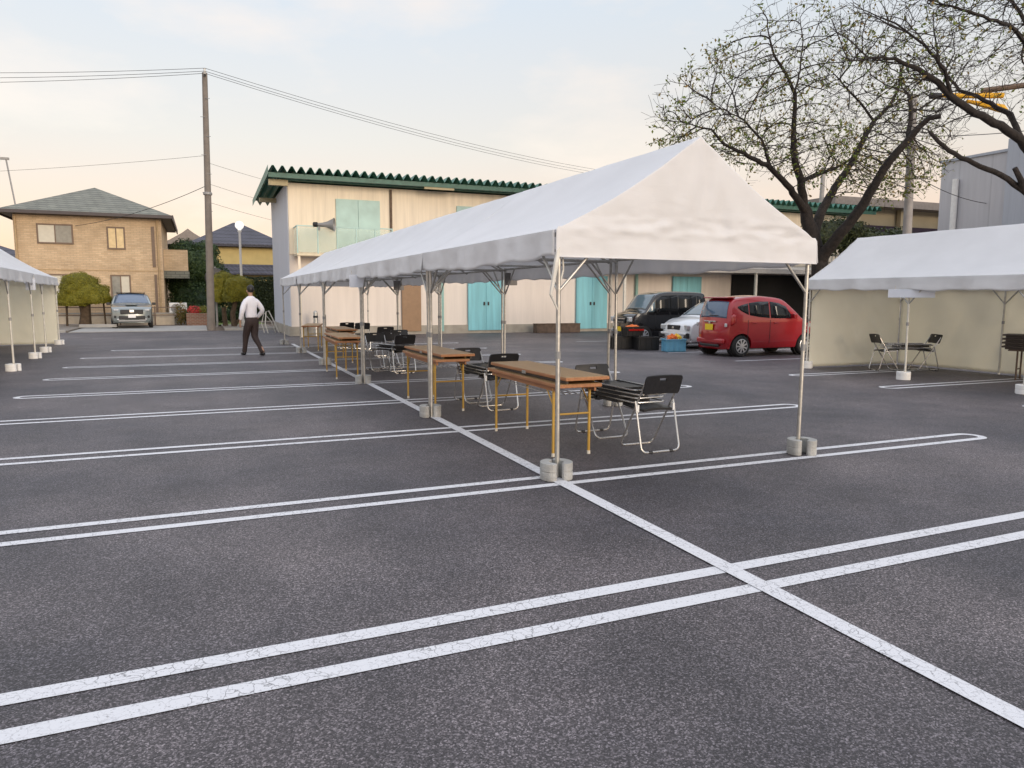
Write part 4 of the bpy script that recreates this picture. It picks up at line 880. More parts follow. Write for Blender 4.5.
for i, ((y, L), lb_) in enumerate(zip(spans, lbl)):
    tent(lb_, (TX(y), y, 0), radians(.85), L, W=2.64, gables=(i == 0, i == 4), seed=i+1, strap=(i == 0), E=2.02-.002*i, Rg=2.86-.002*i, ext=.04 if i == 4 else spans[i+1][0]-y-L+.03)
tent('wide white tent on the right with cream curtains, white board hung on its front', (12.0, 4.2, 0), 0, 8.0, E=1.87, Rg=2.80, gables=(False, True), walls=('back', 'right'), poles_y=(0, 3.4, 5.6, 8.0), cm=M['canvas2'], seed=9)
tent('white tent at the left picture edge with a cream end curtain', (-5.90, 14.0, 0), radians(3.4), 12.1, gables=(False, True), walls=('back', 'left'), poles_y=(0, 3.2, 6.5, 8.6, 12.1), cm=M['canvas2'], seed=12)

# weights: two horseshoe blocks hug every pole foot
def horseshoe(a0, a1, r=.098, hw_=.038, h_=.145, z0=0.0):
    """one C-shaped block, round-ended in plan, with a pour seam half way up"""
    b = MB(); n = 22; cl = [(r*cos(a0+(a1-a0)*i/n), r*sin(a0+(a1-a0)*i/n)) for i in range(n+1)]
    outl = [((r+hw_)*cos(a0+(a1-a0)*i/n), (r+hw_)*sin(a0+(a1-a0)*i/n)) for i in range(n+1)]
    inl = [((r-hw_)*cos(a0+(a1-a0)*i/n), (r-hw_)*sin(a0+(a1-a0)*i/n)) for i in range(n+1)][::-1]
    def cap(c, a, sgn): return [(c[0]+hw_*cos(a+sgn*pi*k/6), c[1]+hw_*sin(a+sgn*pi*k/6)) for k in range(1, 6)]
    poly = outl+cap(cl[-1], a1, 1)+inl+cap(cl[0], a0+pi, 1)
    for za, zb in ((z0, z0+h_*.48), (z0+h_*.52, z0+h_)):
        b.prism(poly, za, zb)
    cx = [(p[0]*.96, p[1]*.96) for p in poly]; b.prism([(p[0], p[1]) for p in cx], z0+h_*.44, z0+h_*.56)
    return b
wm = {}
for k, (nm, m_) in enumerate((('g', M['concd']), ('w', M['white']))):
    wm[nm] = (horseshoe(radians(112), radians(224)).mesh('tent_weight', m_), horseshoe(radians(-58), radians(60)).mesh('tent_weight', m_))
def weight_pair(x, y, desc, kind='g', rz=0):
    for side, me in zip(('left', 'right'), wm[kind]):
        o = bpy.data.objects.new('tent_weight', me); col.objects.link(o); o.location = (x, y, .002); o.rotation_euler = (0, 0, rz)
        bv = o.modifiers.new('bevel', 'BEVEL'); bv.width = .006; bv.segments = 2; bv.limit_method = 'ANGLE'
        tag(o, f'{side} curved {"concrete" if kind=="g" else "white"} weight hugging {desc}', 'tent weight', 'curved weights at the tent pole feet')
names_y = [(5.42, "gable tent's front %s pole"), (8.90, "%s pole between the first two central tents"), (12.77, "%s pole between second and third central tents"), (16.6, "%s pole between third and fourth central tents"), (20.3, "%s pole between fourth and fifth central tents"), (24.0, "farthest %s pole of the central tents")]
for y, nme in names_y:
    for x, sd_ in ((TX(y), 'left'), (TX(y)+2.64, 'right')):
        d = "the "+nme % sd_
        weight_pair(x, y, d, 'g', 0 if x < 3 else -.35)
for y, d in ((12.2, "the right tent's far corner pole"), (9.8, "the right tent's pole under the white board"), (7.6, "the right tent's pole at the picture edge")): weight_pair(12.0, y, d, 'w', .8)
def lt(y):   # right-hand poles of the left tent
    a = radians(3.4); return (-5.90+2.65*cos(a)-y*sin(a), 14+2.65*sin(a)+y*cos(a))
for yy, d in ((3.2, "the left tent's nearest visible pole"), (6.5, "the left tent's second visible pole, with the small box"), (8.6, "the left tent's third visible pole"), (12.1, "the left tent's far corner pole")): weight_pair(*lt(yy), d, 'w', 1.2)

# hung boards
def board(label, loc, rz, w_, h_, m_, th=.012):
    t = thing('hanging_board', label, 'sign', loc, rz)
    MB().box((0, 0, -h_/2), (w_, th, h_)).obj('panel', m_, t, bevel=.003)
    MB().tube([(-w_*.35, .012, -.02), (-w_*.35, .02, .07)], .004, 5).tube([(w_*.35, .012, -.02), (w_*.35, .02, .07)], .004, 5).obj('hook', M['steel'], t)
    return t
board('small pale board hanging at the second pole gap of the central tents', (2.48, 12.70, 1.86), radians(-20), .24, .21, M['sign'])
board('small dark box board on the right pole behind the second table', (5.28, 12.62, 1.93), radians(-15), .22, .22, M['signb'], .05)
board('small dark box board on a far right pole near the brown door', (5.10, 20.2, 1.93), radians(-10), .28, .26, M['signb'], .05)
board('wide blank white board hanging on the right tent front', (11.93, 9.70, 1.66), radians(-58), .76, .15, M['sign'])
board('small pale box board on the left tent pole', (lt(6.4)[0]+.0, lt(6.5)[1], 1.88), radians(-5), .2, .26, M['sign'], .04)
# cords tied down the right tent's far corner
t = thing('curtain_cords', 'knotted white and red curtain cords on the right tent corner pole', 'cords', (11.97, 12.25, 0))
b = MB(); rn = random.Random(5)
for k in range(9):
    z = 1.65-k*.16; z += rn.uniform(-.04, .04); b.tube([(0, 0, z), (-.03-rn.random()*.09, -.02, z-.03), (-.02-rn.random()*.05, 0, z-.05-rn.random()*.08), (.02, -.02, z-.04)], .006, 5)
b.obj('cord', M['cord'], t)
MB().box((-.06, -.02, 1.15), (.08, .03, .07)).obj('clip', M['tail'], t); MB().box((.0, -.03, 1.0), (.1, .03, .05)).obj('clip', M['plast'], t)

# ------------------------------------------------------------ folding tables
def make_table(zt=.70, L=1.8, W=.46):
    t = thing('folding_table', 'x', 'table')
    MB().box((0, 0, zt-.016), (W, L, .032)).obj('tabletop', M['woode'], t, bevel=.006)
    MB().box((0, 0, zt+.0015), (W-.012, L-.012, .003)).obj('top_laminate', M['wood'], t)
    b = MB(); b.b2(-W/2+.03, -W/2+.05, -L/2+.06, L/2-.06, zt-.075, zt-.033); b.b2(W/2-.05, W/2-.03, -L/2+.06, L/2-.06, zt-.075, zt-.033); b.obj('apron', M['woode'], t)
    for y in (-L/2+.17, L/2-.17):
        for x in (-W/2+.04, W/2-.04):
            lg = MB().tube([(x, y, .02), (x, y, zt-.05)], .014, 10).obj('leg', M['ochre'], t, smooth=True)
            MB().lathe([(.017, 0), (.017, .03), (.012, .035)], 10, (x, y, 0)).obj('foot', M['rubber'], lg)
        MB().tube([(-W/2+.04, y, .40), (W/2-.04, y, .40)], .010, 8).obj('crossbar', M['ochre'], t, smooth=True)
        s = 1 if y < 0 else -1
        for x in (-W/2+.04, W/2-.04): MB().tube([(x, y, .48), (x, y+s*.17, zt-.05)], .007, 6).obj('stay', M['ochre'], t)
    b = MB()
    for k in range(5): b.tube([(-W/2+.1+k*.065, -L/2+.3, zt-.13), (-W/2+.1+k*.065, L/2-.3, zt-.13)], .004, 5)
    b.obj('wire_shelf', M['steel'], t)
    return t
def make_slab(L=1.8, W=.46, me_=None, ml_=None):
    me_ = me_ or M['woode']; ml_ = ml_ or M['wood']
    t = thing('folded_table', 'x', 'table')
    MB().box((0, 0, .050), (W, L, .03)).obj('tabletop', me_, t, bevel=.006)
    MB().box((0, 0, .0665), (W-.012, L-.012, .003)).obj('top_laminate', ml_, t)
    b = MB(); b.b2(-W/2+.03, -W/2+.05, -L/2+.05, L/2-.05, .004, .034); b.b2(W/2-.05, W/2-.03, -L/2+.05, L/2-.05, .004, .034); b.obj('apron', M['woodd'], t)
    for x in (-W/2+.08, W/2-.08): MB().tube([(x, -L/2+.15, .016), (x, L/2-.15, .016)], .011, 8).obj('folded_leg', M['ochre'], t)
    MB().box((-W/2-.004, 0, .04), (.01, .08, .03)).obj('latch', M['steel'], t)
    return t
tp, sp_ = make_table(), make_slab()
tabs = [(3.22, 6.93, 0, 1, 'closest to the front, under the gable tent'), (2.99, 9.93, -1, 1, 'second from the front, under the second tent'), (2.48, 14.35, -2, 1, 'third from the front, on the white line'), (3.0, 17.6, -2, 1, 'fourth from the front in the central row'), (2.95, 21.6, -12, 0, 'at the far end of the row near the hall')]
for i, (x, y, rz, two, d) in enumerate(tabs):
    place(tp, i == 0, (x, y, 0), radians(rz), f'wooden folding table with ochre legs {d}', 'folding tables in the central tent row')
for i, (x, y, rz, two, d) in enumerate(tabs[:4]):
    place(sp_, i == 0, (x+.035, y-.05, .7035), radians(rz+1.2), f'folded wooden table lying on the table {d}', 'folded tables laid on the standing tables')

# ------------------------------------------------------------ folding chairs
def rbox(b, c, d, M_=None, r=.0): return b.box(c, d, 0, M_)
def panel(b, cx, y0, z0, y1, z1, w0, w1, th, curve=0, nu=10, nv=6, hole=False, rnd=.03):
    """thin curved rectangular shell from (y0,z0) to (y1,z1), width w"""
    nrm = Vector((0, -(z1-z0), (y1-y0))).normalized()
    ids = {}
    vs = []; fs = []
    for s in (0, 1):
        for j in range(nv+1):
            v = j/nv; w_ = w0+(w1-w0)*v
            ed = min(v, 1-v); 
            if ed < .16: w_ -= rnd*(1-ed/.16)**2
            for i in range(nu+1):
                u = i/nu*2-1
                p = Vector((cx+u*w_/2, y0+(y1-y0)*v, z0+(z1-z0)*v))+nrm*(curve*(1-u*u)+(th if s else 0))
                ids[s, j, i] = len(vs); vs.append(p)
    def skip(j, i): return hole and (nv-2 <= j < nv-1) and (nu//2-1 <= i < nu//2+1)
    for j in range(nv):
        for i in range(nu):
            if skip(j, i): continue
            for s in (0, 1):
                q = (ids[s, j, i], ids[s, j, i+1], ids[s, j+1, i+1], ids[s, j+1, i]); fs.append(q if s else q[::-1])
            for dj, di, e in ((-1, 0, ((j, i), (j, i+1))), (1, 0, ((j+1, i), (j+1, i+1))), (0, -1, ((j, i), (j+1, i))), (0, 1, ((j, i+1), (j+1, i+1)))):
                jj, ii = j+dj, i+di
                if jj < 0 or jj >= nv or ii < 0 or ii >= nu or skip(jj, ii):
                    (a, b_), (c, d_) = e; fs.append((ids[0, a, b_], ids[0, c, d_], ids[1, c, d_], ids[1, a, b_]))
    b.add(vs, fs)
def utube(b, top_l, top_r, bot_y, bot_z, W, r, rc=.06):
    """U of tube: down from top_l, rounded across at the bottom, up to top_r"""
    pts = [Vector(top_l)]
    bl, br = Vector((-W/2, bot_y, bot_z)), Vector((W/2, bot_y, bot_z))
    dl = (Vector(top_l)-bl).normalized(); dr = (Vector(top_r)-br).normalized()
    for k in range(5):
        a = pi/2*k/4; pts.append(bl+dl*rc*(1-sin(a))+Vector((1, 0, 0))*rc*(1-cos(a)))
    for k in range(5):
        a = pi/2*k/4; pts.append(br+dr*rc*(1-cos(a))-Vector((1, 0, 0))*rc*(1-sin(a)))
    pts.append(Vector(top_r)); b.tube(pts, r, 8)
def make_chair():
    t = thing('folding_chair', 'x', 'chair')
    W = .42; r = .0105
    b = MB(); utube(b, (-W/2+.01, -.21, .70), (W/2-.01, -.21, .70), .22, r, W-.02, r); b.obj('front_leg_frame', M['chrome'], t, smooth=True)
    b = MB(); utube(b, (-W/2-.012, -.075, .50), (W/2+.012, -.075, .50), -.20, r, W+.024, r); b.obj('rear_leg_frame', M['chrome'], t, smooth=True)
    b = MB(); panel(b, 0, .22, .445, -.14, .42, .38, .36, .022, -.012, rnd=.03); b.obj('seat', M['black'], t, smooth=True)
    b = MB(); panel(b, 0, -.165, .575, -.225, .755, .41, .425, .02, -.02, 10, 7, hole=True, rnd=.03); b.obj('backrest', M['black'], t, smooth=True)
    for s in (-1, 1): MB().tube([(s*(W/2-.01), .18, .425), (s*(W/2-.01), -.09, .405), (s*(W/2+.005), -.10, .40)], .008, 6).obj('seat_rail', M['chrome'], t, smooth=True)
    for s in (-1, 1): MB().lathe([(.014, -.02), (.018, -.01), (.018, .01), (.014, .02)], 10, (s*.12, -.20, .009), 'X').obj('rubber_foot', M['plast'], t)
    for s in (-1, 1): MB().box((s*(W/2+.0), -.09, .43), (.022, .035, .07)).obj('hinge_cover', M['white'], t)
    return t
def make_flat():
    """a folded chair lying flat, back panel at -y end"""
    t = thing('folded_chair', 'x', 'chair'); W = .42
    b = MB(); utube(b, (-W/2+.03, -.44, .018), (W/2-.03, -.44, .018), .44, .018, W-.06, .0085); b.obj('frame', M['chrome'], t, smooth=True)
    b = MB(); panel(b, 0, .14, .010, -.27, .010, .40, .41, .027, .003, rnd=.02); b.obj('seat', M['black'], t, smooth=True)
    b = MB(); panel(b, 0, -.30, .012, -.47, .012, .41, .42, .018, .010, 10, 7, hole=True); b.obj('backrest', M['black'], t, smooth=True)
    return t
cp, fp = make_chair(), make_flat()
chairs = [(4.08, 6.18, 2, 'nearest open folding chair, its back turned to the front'), (4.02, 7.02, 182, 'open folding chair facing the nearest chair across the stack'),
          (3.66, 9.22, 3, 'open folding chair right of the second table, back to the front'), (3.60, 10.0, 183, 'open folding chair facing forward beyond the second table stack'),
          (3.66, 14.35, 6, 'open folding chair at the front right of the middle chair cluster'), (3.33, 14.95, 186, 'open folding chair at the left of the middle chair cluster'), (4.15, 16.1, 190, 'open folding chair at the back of the middle chair cluster'),
          (3.72, 15.35, 175, 'open folding chair in the centre of the middle chair cluster'), (4.2, 18.3, 5, 'open folding chair beyond the middle cluster, beside the fourth table'), (4.25, 21.2, -3, 'farthest open folding chair on the right side of the row'), (3.85, 21.6, 8, 'farthest open folding chair on the left, behind the fourth table')]
for i, (x, y, rz, lb_) in enumerate(chairs): place(cp, i == 0, (x, y, 0), radians(rz), 'black '+lb_, 'open black folding chairs')
rt_ch = [(13.16, 11.25, -113, 'left open black folding chair by the right tent curtain'), (13.94, 10.93, 67, 'right open black folding chair by the right tent curtain')]
for x, y, rz, lb_ in rt_ch: place(cp, False, (x, y, 0), radians(rz), lb_, 'open black folding chairs')
ordn = ['lowest', 'second', 'third', 'fourth', 'top']
def stack(cx, cy, rz, n, where, first, z0=.46):
    for k in range(n):
        nm = 'topmost' if k == n-1 else ordn[k]
        s = R.uniform(-.02, .02)
        place(fp, first and k == 0, (cx+R.uniform(-.012, .012), cy+s+(.03 if k % 2 else -.03), z0+k*.040), radians(rz+R.uniform(-2, 2)), f'{nm} folded black chair of the flat stack {where}', 'folded chairs laid across pairs of chairs')
stack(4.05, 6.58, 182, 4, 'bridging the nearest two chairs', True)
stack(3.63, 9.62, 183, 3, 'bridging the chairs at the second table', False)
stack(3.5, 14.68, 20, 3, 'in the middle chair cluster', False)
stack(4.05, 17.2, 185, 2, 'beside the fourth table', False)
stack(13.55, 11.09, 67, 3, 'between the chairs of the right tent', False)
# stacked dark tables at the right picture edge
spd = make_slab(me_=M['woodd'], ml_=M['woodd'])
for k in range(4):
    nm = ['lowest', 'second lowest', 'second highest', 'topmost'][k]
    place(spd, k == 0, (14.3, 8.45, .56+k*.072), radians(22), f'{nm} folded table in the dark pile at the right picture edge', 'folded tables piled in the right tent')
t = thing('table_trestle', 'dark trestle legs carrying the table pile at the right picture edge', 'trestle', (14.3, 8.45, 0), radians(22))
for y in (-.65, .65):
    for x in (-.17, .17): MB().tube([(x, y, 0), (x, y, .56)], .016, 8).obj('leg', M['woodp'], t)
    MB().tube([(-.17, y, .2), (.17, y, .2)], .012, 8).obj('crossbar', M['woodp'], t)
MB().b2(-.2, .2, -.8, .8, .535, .558).obj('rail', M['woodp'], t)

# ------------------------------------------------------------ cars
def catmull(pts, per=6):
    out = []; P_ = [Vector(p) for p in pts]; P_ = [P_[0]*2-P_[1]]+P_+[P_[-1]*2-P_[-2]]
    for i in range(1, len(P_)-2):
        for k in range(per):
            t_ = k/per; p0, p1, p2, p3 = P_[i-1:i+3]
            out.append(.5*((2*p1)+(p2-p0)*t_*.9+(2*p0*1-5*p1+4*p2-p3)*t_*t_*.9*0+0*p1)) if False else out.append(p1.lerp(p2, t_)*1+((p2-p0)*.25*(t_*(1-t_)*(1-t_))-(p3-p1)*.25*(t_*t_*(1-t_))))
    out.append(P_[-2]); return out
def car(name, label, loc, rz, L, W, H, prof, belt, wheels, wr, paint, ws, rs, side, cat='car', tumble=.2, zb=.2, front=None, rear=None, group='cars in the lot', scl=.935):
    t = thing(name, label, cat, loc, rz, group); t.scale = (scl,)*3
    pr = catmull(prof, 6)
    def plan(x):
        e = abs(x-L/2)/(L/2); return W/2*(1-.10*e**5)
    def hwz(x, z):
        w_ = plan(x)
        if z > belt: w_ *= 1-tumble*((z-belt)/(H-belt))**1.15
        elif z < .55: w_ *= 1-.05*(.55-z)/.35
        return w_
    def bend(x, y):
        e = abs(x-L/2)/(L/2); return x+(1 if x < L/2 else -1)*.20*(abs(y)/(W/2))**3*e**6
    vs = []; nsec = None
    for p in pr:
        x, zt = p.x, max(p.y, zb+.03)
        zm = min(belt, zt); half = []
        half.append((0, zb)); half.append((hwz(x, zb)*.8, zb)); half.append((hwz(x, zb)*.96, zb+min(.03, (zm-zb)*.2)))
        for f_ in (.15, .35, .55, .75, .9, 1.0): z = zb+(zm-zb)*f_; half.append((hwz(x, z), z))
        rr_ = min(.07, (zt-zb)*.15)
        for f_ in (.33, .66, 1): 
            z = zm+max(0, (zt-rr_-zm))*f_; half.append((hwz(x, z), z))
        wt = hwz(x, zt)
        for a in (.35, .7, 1): half.append((wt-rr_*(1-cos(a*pi/2))*.9, max(zm, zt-rr_)+(zt-max(zm, zt-rr_))*sin(a*pi/2)))
        for f_ in (.8, .55, .28, 0): half.append(((wt-rr_*.9)*f_, zt+.03*(1-f_*f_)*(1 if zt > .5 else 0)))
        ring = [(y, z) for y, z in half]+[(-y, z) for y, z in half[::-1][1:-1]]
        nsec = len(ring)
        for y, z in ring: vs.append((bend(x, y), y, z))
    k = len(pr); fs = [(i*nsec+j, (i+1)*nsec+j, (i+1)*nsec+(j+1) % nsec, i*nsec+(j+1) % nsec) for i in range(k-1) for j in range(nsec)]
    fs += [tuple(range(nsec)), tuple(range((k-1)*nsec, k*nsec))[::-1]]
    b = MB(); b.add(vs, fs); body = b.obj('body', paint, t, smooth=35, merge=True)
    # wheel arches cut out of the body
    cb = MB()
    for x in wheels:
        for s in (-1, 1): cb.lathe([(wr+.045, -.2), (wr+.045, .2)], 28, (x, s*(W/2), wr+.01), 'Y')
    cut = cb.obj('cutter', None, t)
    bo = body.modifiers.new('cut', 'BOOLEAN'); bo.operation = 'DIFFERENCE'; bo.solver = 'EXACT'; bo.object = cut; bo.use_self = True
    bpy.context.view_layer.update()
    dg = bpy.context.evaluated_depsgraph_get(); me = bpy.data.meshes.new_from_object(body.evaluated_get(dg))
    if max(abs(v.co.y) for v in me.vertices) > W/2+.03: print('ARCH CUT FAILED', name)
    body.modifiers.clear()
    bm = bmesh.new(); bm.from_mesh(me); seen = set(); isl = []      # drop slivers the cut leaves below the sills
    for f in bm.faces:
        if f.index in seen: continue
        st = [f]; seen.add(f.index); grp = []
        while st:
            g_ = st.pop(); grp.append(g_)
            for e_ in g_.edges:
                for h_ in e_.link_faces:
                    if h_.index not in seen: seen.add(h_.index); st.append(h_)
        isl.append(grp)
    isl.sort(key=len)
    for grp in isl[:-1]: bmesh.ops.delete(bm, geom=grp, context='FACES')
    bm.to_mesh(me); bm.free()
    if len(me.polygons) > len(body.data.polygons)*.6 and max(abs(v.co.y) for v in me.vertices) < W/2+.03: body.data = me
    bpy.data.objects.remove(cut)
    for x in wheels:
        for s in (-1, 1): MB().lathe([(wr+.04, -.12), (wr+.04, .0)], 24, (x, s*(W/2-.14), wr+.01), 'Y').obj('wheel_well', M['plast'], t)
    # wheels
    for x in wheels:
        for s in (-1, 1):
            c = (x, s*(W/2-.10), wr)
            wh = MB().lathe([(wr*.62, -.085), (wr*.9, -.09), (wr*.985, -.06), (wr, 0), (wr*.985, .06), (wr*.9, .09), (wr*.62, .085)], 30, c, 'Y').obj('wheel', M['tyre'], t, smooth=True)
            b = MB(); yo = c[1]+s*.075
            b.lathe([(wr*.66, 0), (wr*.68, s*.012), (wr*.62, s*.018), (wr*.60, s*.004)], 30, (x, yo, wr), 'Y')
            for q in range(9):
                a = 2*pi*q/9; d = Vector((cos(a), 0, sin(a))); pz = Vector((x, yo+s*.006, wr)); n_ = Vector((-d.z, 0, d.x))
                b.add([pz+d*.03+n_*.018, pz+d*wr*.62+n_*.026, pz+d*wr*.62-n_*.026, pz+d*.03-n_*.018, pz+d*.03+n_*.018+Vector((0, s*.02, 0)), pz+d*wr*.62+n_*.02+Vector((0, s*.012, 0)), pz+d*wr*.62-n_*.02+Vector((0, s*.012, 0)), pz+d*.03-n_*.018+Vector((0, s*.02, 0))], [(0, 1, 2, 3), (4, 5, 6, 7), (0, 1, 5, 4), (1, 2, 6, 5), (2, 3, 7, 6), (3, 0, 4, 7)])
            b.lathe([(.06, 0), (.055, s*.028), (.01, s*.03)], 14, (x, yo, wr), 'Y')
            b.obj('rim', M['rim'], wh)
    def zat(x):      # top line
        for i in range(len(pr)-1):
            if pr[i].x <= x <= pr[i+1].x and pr[i+1].x > pr[i].x: return pr[i].y+(pr[i+1].y-pr[i].y)*(x-pr[i].x)/(pr[i+1].x-pr[i].x)
        return pr[-1].y
    def sidepatch(nm, poly, m_, off=.006, s_=(-1, 1), nn=6, parent=None):
        """poly: (xa,za0,za1) stations: x, low z, high z"""
        for s in s_:
            vv = []; q = 5
            for x, z0_, z1_ in poly:
                for j in range(q): 
                    z = z0_+(z1_-z0_)*j/(q-1); y = s*(hwz(x, z)+off); vv.append((bend(x, y), y, z))
            ff = [(i*q+j, (i+1)*q+j, (i+1)*q+j+1, i*q+j+1) for i in range(len(poly)-1) for j in range(q-1)]
            o_ = MB().add(vv, ff).obj(nm, m_, parent or t, smooth=True, fix=False)
            so_ = o_.modifiers.new('thickness', 'SOLIDIFY'); so_.thickness = .008; so_.offset = 0
    def toppatch(nm, xa, xb, za, zb_, fr, m_, off=.008, fr2=None):
        """patch riding on the profile between heights za..zb_ within x range xa..xb"""
        ps = [p for p in pr if xa-1e-6 <= p.x <= xb+1e-6 and min(za, zb_)-.001 <= p.y <= max(za, zb_)+.001]
        if len(ps) < 2: return
        vv = []; q = 9
        for i, p in enumerate(ps):
            tn = (ps[min(i+1, len(ps)-1)]-ps[max(i-1, 0)]).normalized(); nn = Vector((-tn.y, tn.x))
            if nn.y < 0 and abs(nn.y) > .2: nn = -nn
            f_ = fr+((fr2 or fr)-fr)*i/(len(ps)-1)
            for j in range(q):
                u = (j/(q-1)*2-1)*f_; y = u*(hwz(p.x, p.y)-.05); x = p.x+nn.x*off; z = p.y+nn.y*off+.03*(1-u*u)
                vv.append((bend(x, y), y, z))
        ff = [(i*q+j, (i+1)*q+j, (i+1)*q+j+1, i*q+j+1) for i in range(len(ps)-1) for j in range(q-1)]
        o_ = MB().add(vv, ff).obj(nm, m_, t, smooth=True, fix=False); so_ = o_.modifiers.new('thickness', 'SOLIDIFY'); so_.thickness = .008; so_.offset = 0
        return o_
    toppatch('windscreen', *ws); toppatch('rear_window', *rs)
    for nm, poly, m_ in side: sidepatch(nm, poly, m_)
    for s in (-1, 1):
        x = ws[0]+.38
        MB().box((x, s*(W/2+.09), belt+.10), (.10, .17, .13)).obj('door_mirror', M['plast'] if name == 'grey_suv' else paint, t, bevel=.02)
    def block(nm, c, d, m_, bev=.012, rzz=0, parent=None): return MB().box(c, d, rzz).obj(nm, m_, parent or t, bevel=bev)
    t_info = dict(t=t, block=block, side=sidepatch, bend=bend, hw=hwz, pr=pr, zat=zat)
    # door seams and handles
    return t_info
def seams(c, xs, z0, z1, L, belt):
    for x in xs: c['side']('door_seam', [(x, z0, z1), (x+.012, z0, z1)], M['plast'], .001)
def handles(c, xs, z, m_):
    for x in xs:
        for s in (-1, 1):
            y = s*(c['hw'](x, z)+.018); c['block']('door_handle', (x, y, z), (.17, .025, .03), m_, .008)
def plate(c, x, z, m_, w_=.33, h_=.165, sx=-1, y=0):
    pl_ = c['block']('number_plate', (x, y, z), (.015, w_, h_), m_, .003)
    return pl_
# red kei hatchback: seen from its rear quarter
prof = [(.06, .24), (0, .45), (.02, .68), (.12, .84), (.5, .97), (.75, 1.03), (1.0, 1.25), (1.35, 1.52), (1.6, 1.60), (2.2, 1.645), (2.75, 1.61), (3.05, 1.56), (3.18, 1.48), (3.28, 1.25), (3.335, 1.04), (3.37, .85), (3.40, .62), (3.395, .42), (3.34, .25)]
# local frame: front at x=0, rear at x=L ; the car's rear faces the lane (-X)
c = car('red_hatchback', 'red compact hatchback parked with its rear toward the lane', (15.35, 15.78, 0), pi, 3.4, 1.48, 1.645, prof, 1.0, (.62, 2.86), .29, M['red'], (.8, 1.5, 1.05, 1.57, .94, M['glassw']), (3.1, 3.34, 1.04, 1.50, .90, M['glassb']),
        [('side_window', [(1.16, 1.05, 1.10), (1.35, 1.04, 1.36), (1.6, 1.04, 1.46), (1.9, 1.05, 1.50)], M['glass']), ('side_window', [(1.95, 1.05, 1.50), (2.3, 1.08, 1.50), (2.62, 1.13, 1.46)], M['glass']), ('quarter_window', [(2.66, 1.14, 1.45), (2.9, 1.24, 1.40), (3.02, 1.32, 1.36)], M['glass'])], tumble=.17)
seams(c, (1.92, 2.68), .35, 1.0, 3.4, 1.0); handles(c, (1.72, 2.48), .92, M['red'])
for s in (-1, 1):
    c['side']('taillight', [(3.13, .95, 1.12), (3.22, .88, 1.16), (3.34, .84, 1.10)], M['tail'], .010, (s,))
    c['block']('taillight_lens', (3.33, s*.615, .86), (.05, .08, .10), M['lamp'], .02)
    c['side']('headlight', [(.12, .66, .80), (.3, .72, .88), (.5, .8, .9)], M['lamp'], .006, (s,))
plate(c, 3.412, .80, M['plate'])
c['block']('rear_bumper', (3.35, 0, .42), (.09, 1.18, .15), M['red'], .045)
c['block']('bumper_insert', (3.375, 0, .30), (.06, .8, .07), M['plast'], .02)
c['block']('tailgate_handle', (3.385, 0, .955), (.04, .5, .03), M['chrome'], .008)
c['block']('rear_spoiler', (3.10, 0, 1.60), (.26, 1.05, .035), M['red'], .015)
c['block']('rear_wiper', (3.345, .12, 1.12), (.02, .34, .02), M['plast'], .004)
c['block']('emblem', (3.40, 0, .92), (.012, .07, .05), M['chrome'], .004)
# white wagon: front toward the lane
prof = [(.08, .24), (0, .40), (.01, .56), (.05, .70), (.14, .78), (.45, .90), (.80, .975), (1.12, 1.20), (1.45, 1.40), (1.8, 1.48), (2.8, 1.515), (3.6, 1.50), (3.88, 1.42), (4.02, 1.20), (4.12, .98), (4.19, .8), (4.20, .5), (4.12, .26)]
c = car('white_wagon', 'white station wagon parked nose out between the black and red cars', (12.95, 18.5, 0), 0, 4.2, 1.69, 1.515, prof, .93, (.78, 3.3), .30, M['carwhite'], (.80, 1.6, .99, 1.45, .92, M['glassw']), (3.9, 4.12, .98, 1.40, .9, M['glass']),
        [('side_window', [(1.10, .98, 1.02), (1.4, .98, 1.24), (1.7, .98, 1.37), (2.35, .98, 1.41)], M['glass']), ('side_window', [(2.4, .98, 1.41), (3.1, .98, 1.41)], M['glass']), ('quarter_window', [(3.15, .99, 1.40), (3.75, 1.0, 1.36), (3.9, 1.02, 1.28)], M['glass'])], tumble=.16)
seams(c, (1.3, 2.38, 3.12), .35, .93, 4.2, .93)
c['block']('grille', (.035, 0, .66), (.05, .66, .15), M['plast'], .015)
c['block']('emblem', (.004, 0, .66), (.012, .11, .07), M['chrome'], .004)
for s in (-1, 1):
    c['block']('headlight', (.115, s*.56, .67), (.12, .34, .16), M['lamp'], .03, s*.33)
    c['block']('bumper_insert', (.09, s*.55, .42), (.1, .44, .16), M['plast'], .02, s*.28)
c['block']('bumper', (.05, 0, .47), (.10, 1.38, .08), M['carwhite'], .03)
plate(c, -.022, .41, M['platew'])
